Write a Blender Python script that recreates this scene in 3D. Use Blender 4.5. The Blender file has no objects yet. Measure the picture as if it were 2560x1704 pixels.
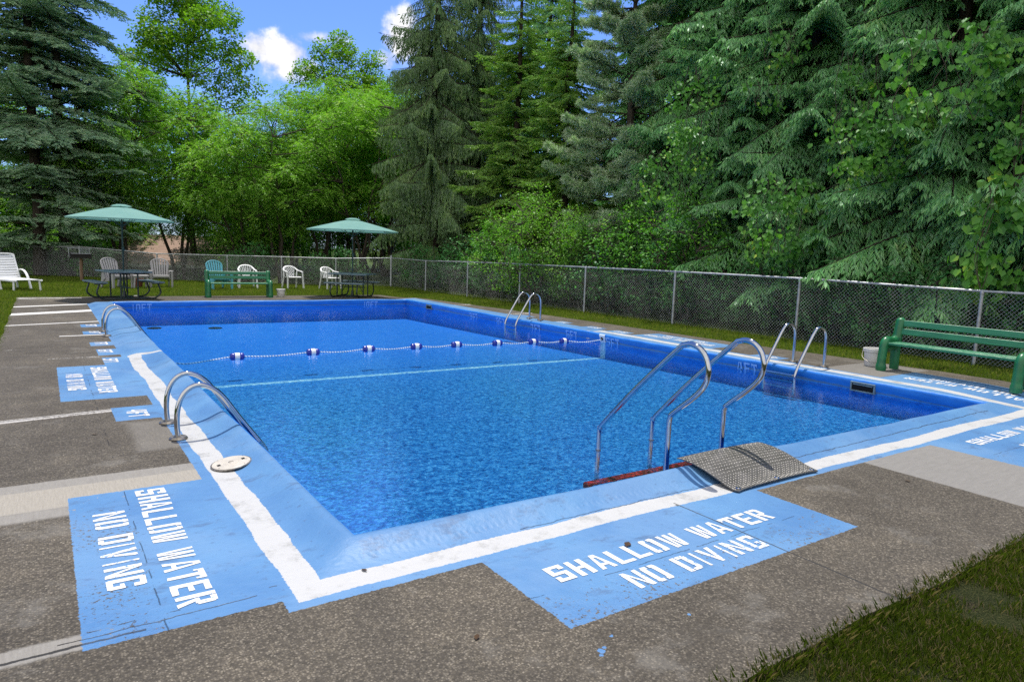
import bpy, math, random
import numpy as np
from mathutils import Vector, Matrix
from mathutils.geometry import tessellate_polygon

R = math.radians
scene = bpy.context.scene
COL = scene.collection
W, L = 7.57, 15.3            # pool lip rectangle, metres
WATER = -0.09

# ------------------------------------------------------------------ camera
FPX, PITCH, ROLL, YAW = 1720.41, -0.129103, 0.035529, 0.599190
CAM = np.array([-1.28176, -3.28051, 1.57])
_f = np.array([math.sin(YAW)*math.cos(PITCH), math.cos(YAW)*math.cos(PITCH), math.sin(PITCH)])
_r = np.cross(_f, [0, 0, 1]); _r /= np.linalg.norm(_r); _u = np.cross(_r, _f)
_c, _s = math.cos(ROLL), math.sin(ROLL)
CR, CU = _c*_r + _s*_u, -_s*_r + _c*_u
camd = bpy.data.cameras.new('camera'); cam = bpy.data.objects.new('camera', camd); COL.objects.link(cam)
camd.sensor_width = 36; camd.lens = FPX/2560*36; camd.clip_start = .05; camd.clip_end = 3000
m = Matrix(((CR[0], CU[0], -_f[0], CAM[0]), (CR[1], CU[1], -_f[1], CAM[1]), (CR[2], CU[2], -_f[2], CAM[2]), (0, 0, 0, 1)))
cam.matrix_world = m
scene.camera = cam

def ray(u, v):
    d = CR*(u-1280)/FPX - CU*(v-852)/FPX + _f
    return d/np.linalg.norm(d)
def at(u, D):
    """ground point seen in picture column u (2560 wide) at horizontal range D"""
    a = YAW + math.atan((u-1280)/FPX)
    return CAM[0] + D*math.sin(a), CAM[1] + D*math.cos(a)
def on(u, v, D):
    """point D metres out along the sight line through (u, v)"""
    d = ray(u, v); return CAM + d*D/math.hypot(d[0], d[1])

# ------------------------------------------------------------------ render look
vs = scene.view_settings
scene.display_settings.display_device = 'sRGB'
vs.view_transform = 'Standard'; vs.look = 'None'; vs.gamma = 1; vs.use_curve_mapping = False
vs.exposure = 0.6
cy = scene.cycles
cy.max_bounces = 8; cy.diffuse_bounces = 4; cy.glossy_bounces = 3; cy.transmission_bounces = 4; cy.transparent_max_bounces = 8
cy.caustics_reflective = False; cy.caustics_refractive = False
cy.sample_clamp_indirect = 6; cy.use_denoising = False
cy.use_adaptive_sampling = True; cy.adaptive_threshold = .01

# ------------------------------------------------------------------ node helper
class NT:
    def __init__(s, tree):
        s.t = tree; s.n = tree.nodes; s.l = tree.links
    def new(s, typ, **kw):
        n = s.n.new(typ)
        for k, v in kw.items(): setattr(n, k, v)
        return n
    def put(s, sock, v):
        if hasattr(v, 'is_output') or isinstance(v, bpy.types.NodeSocket): s.l.new(v, sock)
        elif isinstance(v, (tuple, list)) and len(v) == 3 and sock.type == 'RGBA': sock.default_value = (*v, 1)
        else: sock.default_value = v
    def math(s, op, a, b=None, c=None, clamp=False):
        n = s.new('ShaderNodeMath', operation=op, use_clamp=clamp)
        s.put(n.inputs[0], a)
        if b is not None: s.put(n.inputs[1], b)
        if c is not None: s.put(n.inputs[2], c)
        return n.outputs[0]
    def add(s, a, b): return s.math('ADD', a, b)
    def sub(s, a, b): return s.math('SUBTRACT', a, b)
    def mul(s, a, b): return s.math('MULTIPLY', a, b)
    def mn(s, *a):
        r = a[0]
        for b in a[1:]: r = s.math('MINIMUM', r, b)
        return r
    def mx(s, *a):
        r = a[0]
        for b in a[1:]: r = s.math('MAXIMUM', r, b)
        return r
    def step(s, v, e0=0., e1=.004):
        n = s.new('ShaderNodeMapRange'); n.interpolation_type = 'SMOOTHSTEP'
        s.put(n.inputs[0], v); n.inputs[1].default_value = e0; n.inputs[2].default_value = e1
        return n.outputs[0]
    def remap(s, v, a, b, c, d):
        n = s.new('ShaderNodeMapRange'); s.put(n.inputs[0], v)
        for i, x in enumerate((a, b, c, d)): n.inputs[i+1].default_value = x
        return n.outputs[0]
    def mix(s, f, a, b, blend='MIX'):
        n = s.new('ShaderNodeMix', data_type='RGBA', blend_type=blend)
        s.put(n.inputs[0], f); s.put(n.inputs[6], a); s.put(n.inputs[7], b)
        return n.outputs[2]
    def noise(s, vec, scale, detail=3, rough=.55, out=0, dist=0):
        n = s.new('ShaderNodeTexNoise'); s.put(n.inputs['Vector'], vec)
        n.inputs['Scale'].default_value = scale; n.inputs['Detail'].default_value = detail; n.inputs['Roughness'].default_value = rough
        n.inputs['Distortion'].default_value = dist
        return n.outputs[out]
    def voro(s, vec, scale, feature='F1', out='Distance', rnd=1):
        n = s.new('ShaderNodeTexVoronoi', feature=feature); s.put(n.inputs['Vector'], vec)
        n.inputs['Scale'].default_value = scale; n.inputs['Randomness'].default_value = rnd
        return n.outputs[out]
    def pos(s): return s.new('ShaderNodeNewGeometry').outputs['Position']
    def obj(s): return s.new('ShaderNodeTexCoord').outputs['Object']
    def sep(s, v):
        n = s.new('ShaderNodeSeparateXYZ'); s.put(n.inputs[0], v); return n.outputs
    def comb(s, x, y, z):
        n = s.new('ShaderNodeCombineXYZ'); s.put(n.inputs[0], x); s.put(n.inputs[1], y); s.put(n.inputs[2], z); return n.outputs[0]
    def vmul(s, v, w):
        n = s.new('ShaderNodeVectorMath', operation='MULTIPLY'); s.put(n.inputs[0], v); n.inputs[1].default_value = w; return n.outputs[0]
    def ramp(s, v, stops):
        n = s.new('ShaderNodeValToRGB'); s.put(n.inputs[0], v); e = n.color_ramp.elements
        while len(e) < len(stops): e.new(.5)
        for i, (p, c) in enumerate(stops): e[i].position = p; e[i].color = (*c, 1)
        return n.outputs[0]
    def bump(s, h, strength=.3, dist=.01, normal=None):
        n = s.new('ShaderNodeBump'); s.put(n.inputs['Height'], h); n.inputs['Strength'].default_value = strength; n.inputs['Distance'].default_value = dist
        if normal is not None: s.put(n.inputs['Normal'], normal)
        return n.outputs[0]

def material(name):
    mt = bpy.data.materials.new(name); mt.use_nodes = True; mt.node_tree.nodes.clear()
    return mt, NT(mt.node_tree)
def finish(mt, t, shader):
    o = t.new('ShaderNodeOutputMaterial'); t.l.new(shader, o.inputs[0]); return mt
def pbr(t, col, rough=.5, metal=0., spec=.5, normal=None):
    b = t.new('ShaderNodeBsdfPrincipled')
    t.put(b.inputs['Base Color'], col); t.put(b.inputs['Roughness'], rough); t.put(b.inputs['Metallic'], metal)
    t.put(b.inputs['Specular IOR Level'], spec)
    if normal is not None: t.put(b.inputs['Normal'], normal)
    return b.outputs[0]
def simple(name, col, rough=.5, metal=0., spec=.5, var=.25, vscale=6, bump=.0, bscale=60, aniso=None, dirt=None):
    """plain material with uneven tone, slight surface relief and optional dirt flecks"""
    mt, t = material(name)
    p = t.obj()
    if aniso: p = t.vmul(p, aniso)
    n = t.noise(p, vscale, 4)
    c = t.mix(t.remap(n, .3, .7, 0, 1), tuple(x*(1-var) for x in col), tuple(min(1, x*(1+var*.6)) for x in col))
    if dirt:
        dn = t.step(t.noise(p, dirt[1], 6, .7), dirt[2], dirt[2]+.08)
        c = t.mix(dn, c, dirt[0])
    nr = t.bump(t.noise(p, bscale, 3), bump, .004) if bump else None
    r = t.remap(n, .3, .7, max(.02, rough*.8), min(1, rough*1.2))
    return finish(mt, t, pbr(t, c, r, metal, spec, nr))

# ------------------------------------------------------------------ world: sky with a few clouds, and the sun
TOSUN = Vector((.17, .30, 1.)).normalized()
world = bpy.data.worlds.new('World'); scene.world = world; world.use_nodes = True
wt = NT(world.node_tree); wt.n.clear()
sky = wt.new('ShaderNodeTexSky', sky_type='NISHITA'); sky.sun_disc = False
sky.sun_elevation = math.asin(TOSUN.z); sky.sun_rotation = math.atan2(TOSUN.x, TOSUN.y)
sky.altitude = 300; sky.air_density = 1.0; sky.dust_density = .4; sky.ozone_density = 2.5
gen = wt.new('ShaderNodeTexCoord').outputs['Generated']
def vdot(v, w):
    n = wt.new('ShaderNodeVectorMath', operation='DOT_PRODUCT'); wt.put(n.inputs[0], v); n.inputs[1].default_value = tuple(w); return n.outputs['Value']
nz = wt.noise(gen, 26, 7, .6)
cloud = None
for (u, v, ru, rv, soft) in [(705, 138, 100, 52, .5), (725, 170, 66, 44, .6), (650, 122, 54, 34, .5), (800, 97, 66, 17, .9), (1010, 95, 55, 70, .5),
                             (965, 150, 40, 26, .6),                             (300, 280, 36, 34, .8)]:
    c = ray(u, v); rr = np.cross(c, [0, 0, 1]); rr /= np.linalg.norm(rr); uu = np.cross(rr, c)
    a = wt.mul(vdot(gen, rr), FPX/ru); b = wt.mul(vdot(gen, uu), FPX/rv)
    d = wt.sub(1., wt.add(wt.mul(a, a), wt.mul(b, b)))
    mk = wt.step(wt.add(wt.mul(d, .75), wt.mul(wt.sub(nz, .5), 2.6)), 0, soft*1.5)
    mk = wt.mul(mk, wt.step(vdot(gen, c), 0, .1))
    cloud = mk if cloud is None else wt.mx(cloud, mk)
skyc = wt.mix(1., sky.outputs[0], (.42, .54, .86), 'MULTIPLY')
tone = wt.remap(nz, .35, .65, 3.2, 5.2)
wcol = wt.mix(cloud, skyc, wt.comb(tone, tone, wt.mul(tone, 1.03)))
# unseen bright cloud added behind the camera as fill for the shaded trees
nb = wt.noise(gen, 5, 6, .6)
fill_bank = wt.step(wt.add(vdot(gen, np.array([-.60, -.68, .42])), wt.mul(wt.sub(nb, .5), 1.1)), .22, .62)
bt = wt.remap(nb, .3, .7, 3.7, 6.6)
wcol = wt.mix(fill_bank, wcol, wt.comb(bt, wt.mul(bt, .985), wt.mul(bt, .96)))
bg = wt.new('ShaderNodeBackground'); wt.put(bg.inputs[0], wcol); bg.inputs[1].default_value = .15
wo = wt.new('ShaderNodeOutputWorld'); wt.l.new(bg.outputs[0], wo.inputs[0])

sl = bpy.data.lights.new('sun', 'SUN'); sl.energy = 3.3; sl.angle = R(.5); sl.color = (1, .95, .87)
sun = bpy.data.objects.new('sun', sl); COL.objects.link(sun)
sun.rotation_euler = TOSUN.to_track_quat('Z', 'Y').to_euler(); sun.location = (0, 0, 30)

# ------------------------------------------------------------------ object helpers
def tag(o, label=None, cat=None, group=None, kind=None):
    for k, v in (('label', label), ('category', cat), ('group', group), ('kind', kind)):
        if v: o[k] = v
    return o
def thing(name, loc, rz, label, cat, group=None):
    o = bpy.data.objects.new(name, None); COL.objects.link(o); o.empty_display_size = .1
    o.location = loc; o.rotation_euler = (0, 0, rz)
    return tag(o, label, cat, group)
def link(name, me, parent=None):
    o = bpy.data.objects.new(name, me); COL.objects.link(o)
    if parent is not None: o.parent = parent
    return o
def copy_tree(o, parent=None):
    c = o.copy(); COL.objects.link(c)
    if parent is not None: c.parent = parent
    for ch in list(o.children): copy_tree(ch, c)
    return c

class MB:
    """collects shapes and links them as ONE mesh object"""
    def __init__(s): s.v = []; s.f = []
    def add(s, vs, fs):
        b = len(s.v); s.v += [tuple(map(float, v)) for v in vs]; s.f += [tuple(i+b for i in f) for f in fs]; return s
    def box(s, c, d, rot=None, bev=.0):
        x, y, z = d[0]/2, d[1]/2, d[2]/2; M = rot or Matrix.Identity(3); c = Vector(c)
        if bev <= 0:
            P = [(-x,-y,-z),(x,-y,-z),(x,y,-z),(-x,y,-z),(-x,-y,z),(x,-y,z),(x,y,z),(-x,y,z)]
            F = [(0,3,2,1),(4,5,6,7),(0,1,5,4),(1,2,6,5),(2,3,7,6),(3,0,4,7)]
        else:
            b = min(bev, x*.9, y*.9, z*.9); P = []; F = []
            rings = [(-z, b), (-z+b, 0), (z-b, 0), (z, b)]
            for (zz, i) in rings:
                P += [(-x+b+i*0, -y+i, zz), (x-b, -y+i, zz), (x-i, -y+b, zz), (x-i, y-b, zz), (x-b, y-i, zz), (-x+b, y-i, zz), (-x+i, y-b, zz), (-x+i, -y+b, zz)]
            for k in range(3):
                for j in range(8): F.append((k*8+j, k*8+(j+1) % 8, k*8+8+(j+1) % 8, k*8+8+j))
            F.append(tuple(range(7, -1, -1))); F.append(tuple(range(24, 32)))
        return s.add([c + M @ Vector(p) for p in P], F)
    def tube(s, pts, r, n=10, cap=True, flat=None):
        """swept tube; r a number or one per point; flat=(a,b) squashes the section"""
        pts = [Vector(p) for p in pts]; N = len(pts); rs = r if hasattr(r, '__len__') else [r]*N
        tang = [(pts[min(i+1, N-1)]-pts[max(i-1, 0)]).normalized() for i in range(N)]
        up = Vector((0, 0, 1)) if abs(tang[0].z) < .9 else Vector((0, 1, 0))
        x = tang[0].cross(up).normalized(); V = []; F = []
        for i in range(N):
            t = tang[i]; x = (x - t*x.dot(t)).normalized(); y = t.cross(x)
            for k in range(n):
                a = 2*math.pi*k/n; fa, fb = flat or (1, 1)
                V.append(pts[i] + (x*math.cos(a)*fa + y*math.sin(a)*fb)*rs[i])
        for i in range(N-1):
            for k in range(n): F.append((i*n+k, i*n+(k+1) % n, i*n+n+(k+1) % n, i*n+n+k))
        if cap: F.append(tuple(range(n-1, -1, -1))); F.append(tuple(range((N-1)*n, N*n)))
        return s.add(V, F)
    def lathe(s, prof, n=24, c=(0, 0, 0)):
        V = []; F = []; M = len(prof)
        for (r, z) in prof:
            for k in range(n): a = 2*math.pi*k/n; V.append((c[0]+r*math.cos(a), c[1]+r*math.sin(a), c[2]+z))
        for i in range(M-1):
            for k in range(n): F.append((i*n+k, i*n+(k+1) % n, i*n+n+(k+1) % n, i*n+n+k))
        if prof[0][0] > 1e-5: F.append(tuple(range(n-1, -1, -1)))
        if prof[-1][0] > 1e-5: F.append(tuple(range((M-1)*n, M*n)))
        return s.add(V, F)
    def prism(s, poly, fn, t):
        """2-D outline poly, fn maps (a,b,depth) to a point, thickness t"""
        n = len(poly); V = [fn(a, b, 0) for a, b in poly]+[fn(a, b, t) for a, b in poly]
        F = [tuple(range(n)), tuple(range(2*n-1, n-1, -1))]+[(i, i+n, (i+1) % n+n, (i+1) % n) for i in range(n)]
        return s.add(V, F)
    def sheet(s, fn, nu, nv, t=0):
        """grid surface fn(a,b) a,b in 0..1; t gives it thickness along its normal"""
        P = [[Vector(fn(i/nu, j/nv)) for j in range(nv+1)] for i in range(nu+1)]
        V = [p for r in P for p in r]; idx = lambda i, j: i*(nv+1)+j
        F = [(idx(i, j), idx(i+1, j), idx(i+1, j+1), idx(i, j+1)) for i in range(nu) for j in range(nv)]
        if t:
            K = len(V); Nn = []
            for i in range(nu+1):
                for j in range(nv+1):
                    du = P[min(i+1, nu)][j]-P[max(i-1, 0)][j]; dv = P[i][min(j+1, nv)]-P[i][max(j-1, 0)]
                    Nn.append(du.cross(dv).normalized())
            V = V+[v-n*t for v, n in zip(V, Nn)]
            F += [tuple(K+x for x in reversed(f)) for f in F]
            for i in range(nu):
                for j in (0, nv): a, b = idx(i, j), idx(i+1, j); F.append((a, K+a, K+b, b))
            for j in range(nv):
                for i in (0, nu): a, b = idx(i, j), idx(i, j+1); F.append((a, K+a, K+b, b))
        return s.add(V, F)
    def build(s, name, mat, parent=None, smooth=True, ang=35):
        me = bpy.data.meshes.new(name); me.from_pydata(s.v, [], s.f); me.update()
        import bmesh
        bm = bmesh.new(); bm.from_mesh(me); bmesh.ops.recalc_face_normals(bm, faces=bm.faces); bm.to_mesh(me); bm.free()
        me.materials.append(mat)
        if smooth:
            me.shade_smooth()
            try: me.set_sharp_from_angle(angle=R(ang))
            except Exception: pass
        return link(name, me, parent)

def smooth_path(pts, k=6):
    """Catmull-Rom through pts"""
    P = [Vector(p) for p in pts]; P = [P[0]*2-P[1]]+P+[P[-1]*2-P[-2]]; out = []
    for i in range(1, len(P)-2):
        for j in range(k):
            t = j/k; a, b, c, d = P[i-1], P[i], P[i+1], P[i+2]
            out.append(.5*((2*b)+(c-a)*t+(2*a-5*b+4*c-d)*t*t+(3*b-a-3*c+d)*t*t*t))
    return out+[P[-2]]
def bent(pts, rad=.08, k=6):
    """polyline with rounded corners"""
    P = [Vector(p) for p in pts]; out = [P[0]]
    for i in range(1, len(P)-1):
        a, b, c = P[i-1], P[i], P[i+1]; r = min(rad, (a-b).length*.48, (c-b).length*.48)
        p, q = b+(a-b).normalized()*r, b+(c-b).normalized()*r
        out += [p*(1-t)**2+b*2*t*(1-t)+q*t*t for t in [j/k for j in range(k+1)]]
    return out+[P[-1]]

def np_mesh(name, V, F4, mat, attr=None):
    """quad mesh straight from arrays"""
    me = bpy.data.meshes.new(name); V = np.ascontiguousarray(V, np.float32); F4 = np.ascontiguousarray(F4, np.int32)
    me.vertices.add(len(V)); me.vertices.foreach_set('co', V.ravel())
    me.loops.add(F4.size); me.loops.foreach_set('vertex_index', F4.ravel())
    me.polygons.add(len(F4)); me.polygons.foreach_set('loop_start', np.arange(0, F4.size, 4, dtype=np.int32))
    try: me.polygons.foreach_set('loop_total', np.full(len(F4), 4, np.int32))
    except Exception: pass
    me.update(calc_edges=True)
    if attr is not None:
        a = me.attributes.new('tip', 'FLOAT', 'POINT'); a.data.foreach_set('value', np.ascontiguousarray(attr, np.float32))
    me.materials.append(mat)
    return me
# ================================================================== setting
# ------------------------------------------------------------------ painted deck and coping: one material, masks laid out in metres on the ground
def deck_material():
    mt, t = material('painted_aggregate_deck')
    P = t.pos(); px, py, pz = t.sep(P)
    n1 = t.noise(P, 55, 2, out=1); n2 = t.noise(P, 1.1, 2, out=1); n3 = t.noise(P, 9, 3, out=1)
    a = t.sep(n1); b = t.sep(n2); c = t.sep(n3)
    def wob(p, k):
        r = t.add(p, t.mul(t.sub(a[k], .5), .020)); r = t.add(r, t.mul(t.sub(c[k], .5), .016))
        return r
    x, y = wob(px, 0), wob(py, 1)
    xl, yl = t.add(px, t.mul(t.sub(b[0], .5), .10)), t.add(py, t.mul(t.sub(b[1], .5), .10))
    xl, yl = wob(xl, 0), wob(yl, 1)
    rect = lambda X, Y, x0, x1, y0, y1: t.mn(t.sub(X, x0), t.sub(x1, X), t.sub(Y, y0), t.sub(y1, Y))
    off = lambda X, Y: t.mx(t.sub(0, X), t.sub(X, W), t.sub(0, Y), t.sub(Y, L))
    oS = off(x, y); oL = off(xl, yl)
    blue = t.sub(.47, oS)
    for r in [(-1.2, -.4, 4.42, 6.5), (-1.22, -.4, -.36, 1.5), (-.82, -.4, 3.4, 3.95), (-.7, -.4, 6.4, 7.1), (-.72, -.4, 7.32, 7.9), (-.76, -.4, 8.28, 8.69),
              (-.79, -.4, 9.7, 10.12), (-.78, -.4, 10.76, 11.2), (W+.4, W+1.2, 4.4, 6.3), (W+.4, W+1.43, -.5, 1.5), (W+.4, W+.8, 3.1, 3.6), (W+.4, W+.75, 6.5, 7.0),
              (W+.4, W+.75, 7.3, 7.8), (W+.4, W+.75, 8.4, 8.8), (W+.4, W+.75, 9.8, 10.3), (.5, 2.72, -1.19, -.4), (5.17, 7.3, -1.19, -.4)]:
        blue = t.mx(blue, rect(x, y, *r))
    # splashes of blue that missed
    for sx, sy, sr in ((.50, -1.38, .016), (.53, -1.365, .010), (.48, -1.40, .009), (.61, -1.32, .008), (1.03, -1.37, .008)):
        dx, dy = t.sub(x, sx), t.sub(y, sy); blue = t.mx(blue, t.sub(sr, t.math('SQRT', t.add(t.mul(dx, dx), t.mul(dy, dy)))))
    spot = t.sub(t.mul(t.step(t.noise(P, 7, 5, .7), .735, .74), .02), .01)
    bm = t.step(t.mx(blue, spot), -.002, .002)
    inband = t.mn(t.sub(oL, .255), t.sub(.405, oL), t.sub(6.98, y))
    cross = t.mn(t.sub(xl, -.42), t.sub(.012, x), t.sub(y, 6.98), t.sub(7.07, y))
    cross2 = t.mn(t.sub(x, W-.012), t.sub(W+.42, x), t.sub(y, 6.98), t.sub(7.07, y))
    wear = t.sub(t.noise(P, 38, 6, .72), .5)
    patch = t.sub(t.noise(P, 2.2, 3), .5)
    wm = t.step(t.mx(inband, cross, cross2), -.002, .002)
    wm = t.mul(wm, t.step(t.add(wear, t.mul(patch, .35)), -.235, -.2))
    # bare concrete: pebbly aggregate
    big = t.noise(P, .55, 4); mid = t.noise(P, 3.5, 4)
    vc = t.voro(t.vmul(P, (1, 1, .3)), 105, out='Color'); vcs = t.sep(vc); vd = t.voro(t.vmul(P, (1, 1, .3)), 105)
    agg = t.ramp(vcs[0], [(0, (.040, .035, .026)), (.3, (.076, .065, .047)), (.62, (.114, .098, .073)), (.88, (.155, .135, .103)), (1, (.215, .188, .145))])
    fine = t.noise(P, 260, 2)
    agg = t.mix(t.remap(vd, .35, .62, 0, .75), agg, (.05, .043, .034))
    agg = t.mix(1., agg, t.ramp(t.add(t.mul(big, .6), t.mul(mid, .4)), [(.3, (.60, .58, .56)), (.52, (1, 1, 1)), (.70, (1.5, 1.47, 1.42))]), 'MULTIPLY')
    agg = t.mix(t.mul(t.step(fine, .66, .72), .5), agg, (.3, .27, .22))
    film = t.mul(t.step(t.noise(P, 1.7, 6, .7), .55, .66), .38); agg = t.mix(film, agg, (.175, .165, .145))
    damp = t.mul(t.step(t.noise(t.vmul(P, (1, 1.6, 1)), 1.1, 5, .65), .58, .66), .4); agg = t.mix(damp, agg, (.045, .038, .028))
    smoothc = t.mix(t.noise(t.vmul(P, (9, 1, 1)), 7, 5, .7), (.16, .148, .13), (.30, .285, .255))
    slabc = t.mix(t.noise(t.vmul(P, (1, 5, 1)), 6, 5, .7), (.155, .148, .136), (.27, .26, .24))
    cream = t.mix(t.noise(t.vmul(P, (14, 1, 1)), 8, 5, .75), (.19, .172, .14), (.40, .37, .315))
    base = agg
    msk = lambda d, s=.012: t.step(d, -s, s)
    base = t.mix(t.mul(msk(rect(x, y, 4.08, 5.25, -1.85, -.4)), .9), base, slabc)
    base = t.mix(msk(rect(x, y, -1.9, -.4, 1.72, 1.90)), base, smoothc)
    base = t.mix(msk(rect(x, y, -1.9, -.4, 1.35, 1.74)), base, cream)
    base = t.mix(msk(rect(x, y, -1.9, -1.15, 1.2, 1.36), .03), base, smoothc)
    base = t.mix(msk(rect(x, y, -1.9, -1.1, -.34, -.22)), base, smoothc)
    base = t.mix(t.mul(msk(rect(xl, yl, -.75, -.42, 2.35, 3.3), .05), .4), base, smoothc)
    base = t.mix(t.mul(msk(rect(x, y, W+.45, W+1.8, 1.5, 2.35), .03), .6), base, slabc)
    def line(x0, x1, y0, k, hw, fade, colr):
        nonlocal base
        d = t.sub(hw, t.math('ABSOLUTE', t.sub(t.sub(y, y0), t.mul(t.sub(px, x0), k))))
        d = t.mn(d, t.sub(x, x0), t.sub(x1, x))
        base = t.mix(t.mul(t.step(d, -.003, .003), t.step(t.add(wear, t.mul(patch, .5)), fade, fade+.12)), base, colr)
    white = (.62, .61, .58)
    line(-1.9, -.46, 13.3, .45, .2, -.9, white); line(-1.9, -.46, 15.05, .4, .11, -.9, white); line(-1.9, -.46, 11.3, .27, .05, -.2, white)
    line(-1.12, -.46, 9.57, .06, .035, -.2, white); line(-1.3, -.72, 7.2, .03, .03, .0, white); line(-1.9, -.5, 17.5, .0, .12, -.1, white)
    line(-1.9, -.78, 3.72, .13, .055, -.15, (.42, .40, .37)); line(-1.75, -1.3, 8.2, .1, .02, .05, white)
    for yy, k in ((16.6, .15), (15.9, -.1), (13.2, .15), (10.6, .1)): line(W+.47, W+1.9, yy, k, .06, -.05, white)
    # joints and cracks
    crk = t.mul(t.sub(t.noise(P, 5, 5, .7), .5), .05)
    def crack(X, Y, x0, x1, y0, k, hw, axis=0):
        if axis: d = t.sub(hw, t.math('ABSOLUTE', t.add(t.sub(px, x0), t.mul(crk, .5)))); return t.mn(d, t.sub(py, y0), t.sub(k, py))
        d = t.sub(hw, t.math('ABSOLUTE', t.add(t.sub(t.sub(py, y0), t.mul(t.sub(px, x0), k)), crk))); return t.mn(d, t.sub(px, x0), t.sub(x1, px))
    cr = t.mx(crack(0, 0, 2.02, 0, -1.9, -.36, .006, 1), crack(0, 0, -1.9, -.8, 3.74, .13, .009), crack(0, 0, -1.9, -1.2, 7.5, .08, .008), crack(0, 0, -1.9, -1.0, -.31, 0, .008),
              crack(0, 0, -1.3, -.55, -.27, .02, .004), crack(0, 0, 3.3, 7.2, -.17, .01, .004), crack(0, 0, .9, 3.4, -.235, -.005, .003), crack(0, 0, W+.3, W+2, 2.4, .1, .006),
              crack(0, 0, 2., 2.02, -.4, 0, .01), crack(0, 0, -1.8, -.9, 2.9, .12, .003), crack(0, 0, 3.9, 0, 15.4, 18, .008, 1))
    seam = t.mx(crack(0, 0, -.925, 0, -.4, 6.5, .0025, 1), crack(0, 0, .45, 2.75, -.90, .004, .0025), crack(0, 0, -1.2, -.45, -.22, .02, .004), crack(0, 0, 5.1, 7.3, -.9, 0, .0025))
    cr = t.mx(cr, t.sub(t.mul(seam, 1.), t.mul(t.step(t.noise(P, 6, 3), .45, .6), .02)))
    crm = t.step(cr, -.002, .003)
    # paint
    bl = t.mix(t.remap(t.noise(P, 1.3, 4), .35, .65, 0, 1), (.066, .175, .365), (.102, .238, .43))
    rough_zone = t.step(oS, .88, .93)                       # beyond the poured rim the paint lies on rough aggregate
    scuff = t.mx(t.mul(t.step(t.noise(t.vmul(P, (1, 2.0, 1)), 2.6, 7, .75), .54, .66), .6), t.mul(t.step(t.noise(P, 24, 5, .7), .60, .68), .55))
    bl = t.mix(t.mul(t.step(t.noise(P, .8, 5, .6), .48, .62), .5), bl, (.135, .25, .42))
    bl = t.mix(scuff, bl, (.06, .105, .20))
    chip = t.step(t.add(wear, t.mul(rough_zone, t.add(.085, t.mul(patch, .34)))), .185, .205)
    bm = t.mul(bm, t.sub(1, t.mul(chip, t.remap(rough_zone, 0, 1, .5, .9))))
    base = t.mix(crm, base, (.03, .026, .02))
    colr = t.mix(bm, base, bl)
    wc = t.mix(t.step(t.noise(P, 4, 6, .75), .5, .72), (.45, .45, .44), (.28, .28, .265))
    colr = t.mix(wm, colr, wc)
    colr = t.mix(t.mul(crm, .8), colr, (.03, .03, .03))
    # pool side of the lip is royal blue
    ins = t.sub(t.mn(t.mn(px, t.sub(W, px)), t.mn(py, t.sub(L, py))), .006)
    royal = t.mix(t.remap(t.noise(t.vmul(P, (1, 1, 5)), 4, 4), .35, .65, 0, 1), (.010, .150, .55), (.020, .205, .66))
    colr = t.mix(t.step(t.add(ins, t.mul(t.sub(c[2], .5), .012)), 0, .004), colr, royal)
    painted = t.mx(bm, wm)
    h = t.mul(t.remap(vd, 0, .6, 1, 0), t.mx(t.sub(1, painted), t.mul(rough_zone, .45)))
    h = t.sub(h, t.mul(crm, 2.))
    # trowel ridges across the rim
    u = t.mx(t.sub(0, px), t.sub(px, W)); 
    cl = t.mul(t.step(t.mn(t.add(px, .175), t.sub(-.115, px)), 0, .02), t.step(t.noise(P, 1.7, 2), .42, .55))
    cn = t.mul(t.step(t.mn(t.add(py, .185), t.sub(-.125, py)), 0, .02), t.step(t.noise(P, 1.9, 2), .45, .55))
    ridge = t.add(t.mul(t.math('SINE', t.mul(py, 150)), cl), t.mul(t.math('SINE', t.mul(px, 150)), cn))
    nr = t.bump(ridge, .16, .003); nr = t.bump(h, .55, .004, nr); nr = t.bump(t.noise(P, 11, 4), .35, .02, nr); nr = t.bump(t.noise(P, 90, 2), .12, .004, nr)
    rough = t.mix(painted, (.86,)*3, (.5,)*3)
    return finish(mt, t, pbr(t, colr, rough, 0, .35, nr))
DECK = deck_material()

def jig(x, y, k=1.0):
    """slow unevenness of hand-poured concrete"""
    return (math.sin(2.1*x+1.3*y+.5)+math.sin(5.3*x-3.1*y+1.9)*.6+math.sin(9.7*y+7.9*x)*.35)*k

# rim ring: rectangles at offset o (outwards) and height z
PROF = [(.62, 0), (.5, 0), (.42, .0), (.36, .0), (.30, .001), (.25, .004), (.2, .012), (.15, .026), (.1, .043), (.055, .06), (.02, .069), (-.004, .067), (-.022, .053), (-.031, .03), (-.03, 0),
        (-.02, -.03), (-.006, -.06), (0, -.085)]
PROF_UP = [(.62, 0), (.5, 0), (.42, .004), (.36, .03), (.30, .048), (.25, .052), (.2, .054), (.15, .056), (.1, .06), (.055, .068), (.02, .076), (-.004, .074), (-.022, .057), (-.031, .03), (-.03, 0),
           (-.02, -.03), (-.006, -.06), (0, -.085)]
def zd(x, y):
    """the deck along the fence side lies a little higher"""
    f = lambda t: (lambda q: q*q*(3-2*q))(min(1, max(0, t)))
    return .058*f((x-W+.3)/.7)*f((y+.55)/1.3)*f((17-y)/1.5)
def ring_pts(o):
    NX, NY = 60, 110; P = []
    for i in range(NX): P.append((-o+(W+2*o)*i/NX, -o))
    for i in range(NY): P.append((W+o, -o+(L+2*o)*i/NY))
    for i in range(NX): P.append((W+o-(W+2*o)*i/NX, L+o))
    for i in range(NY): P.append((-o, L+o-(L+2*o)*i/NY))
    return P
b = MB(); n = None; V = []
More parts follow.
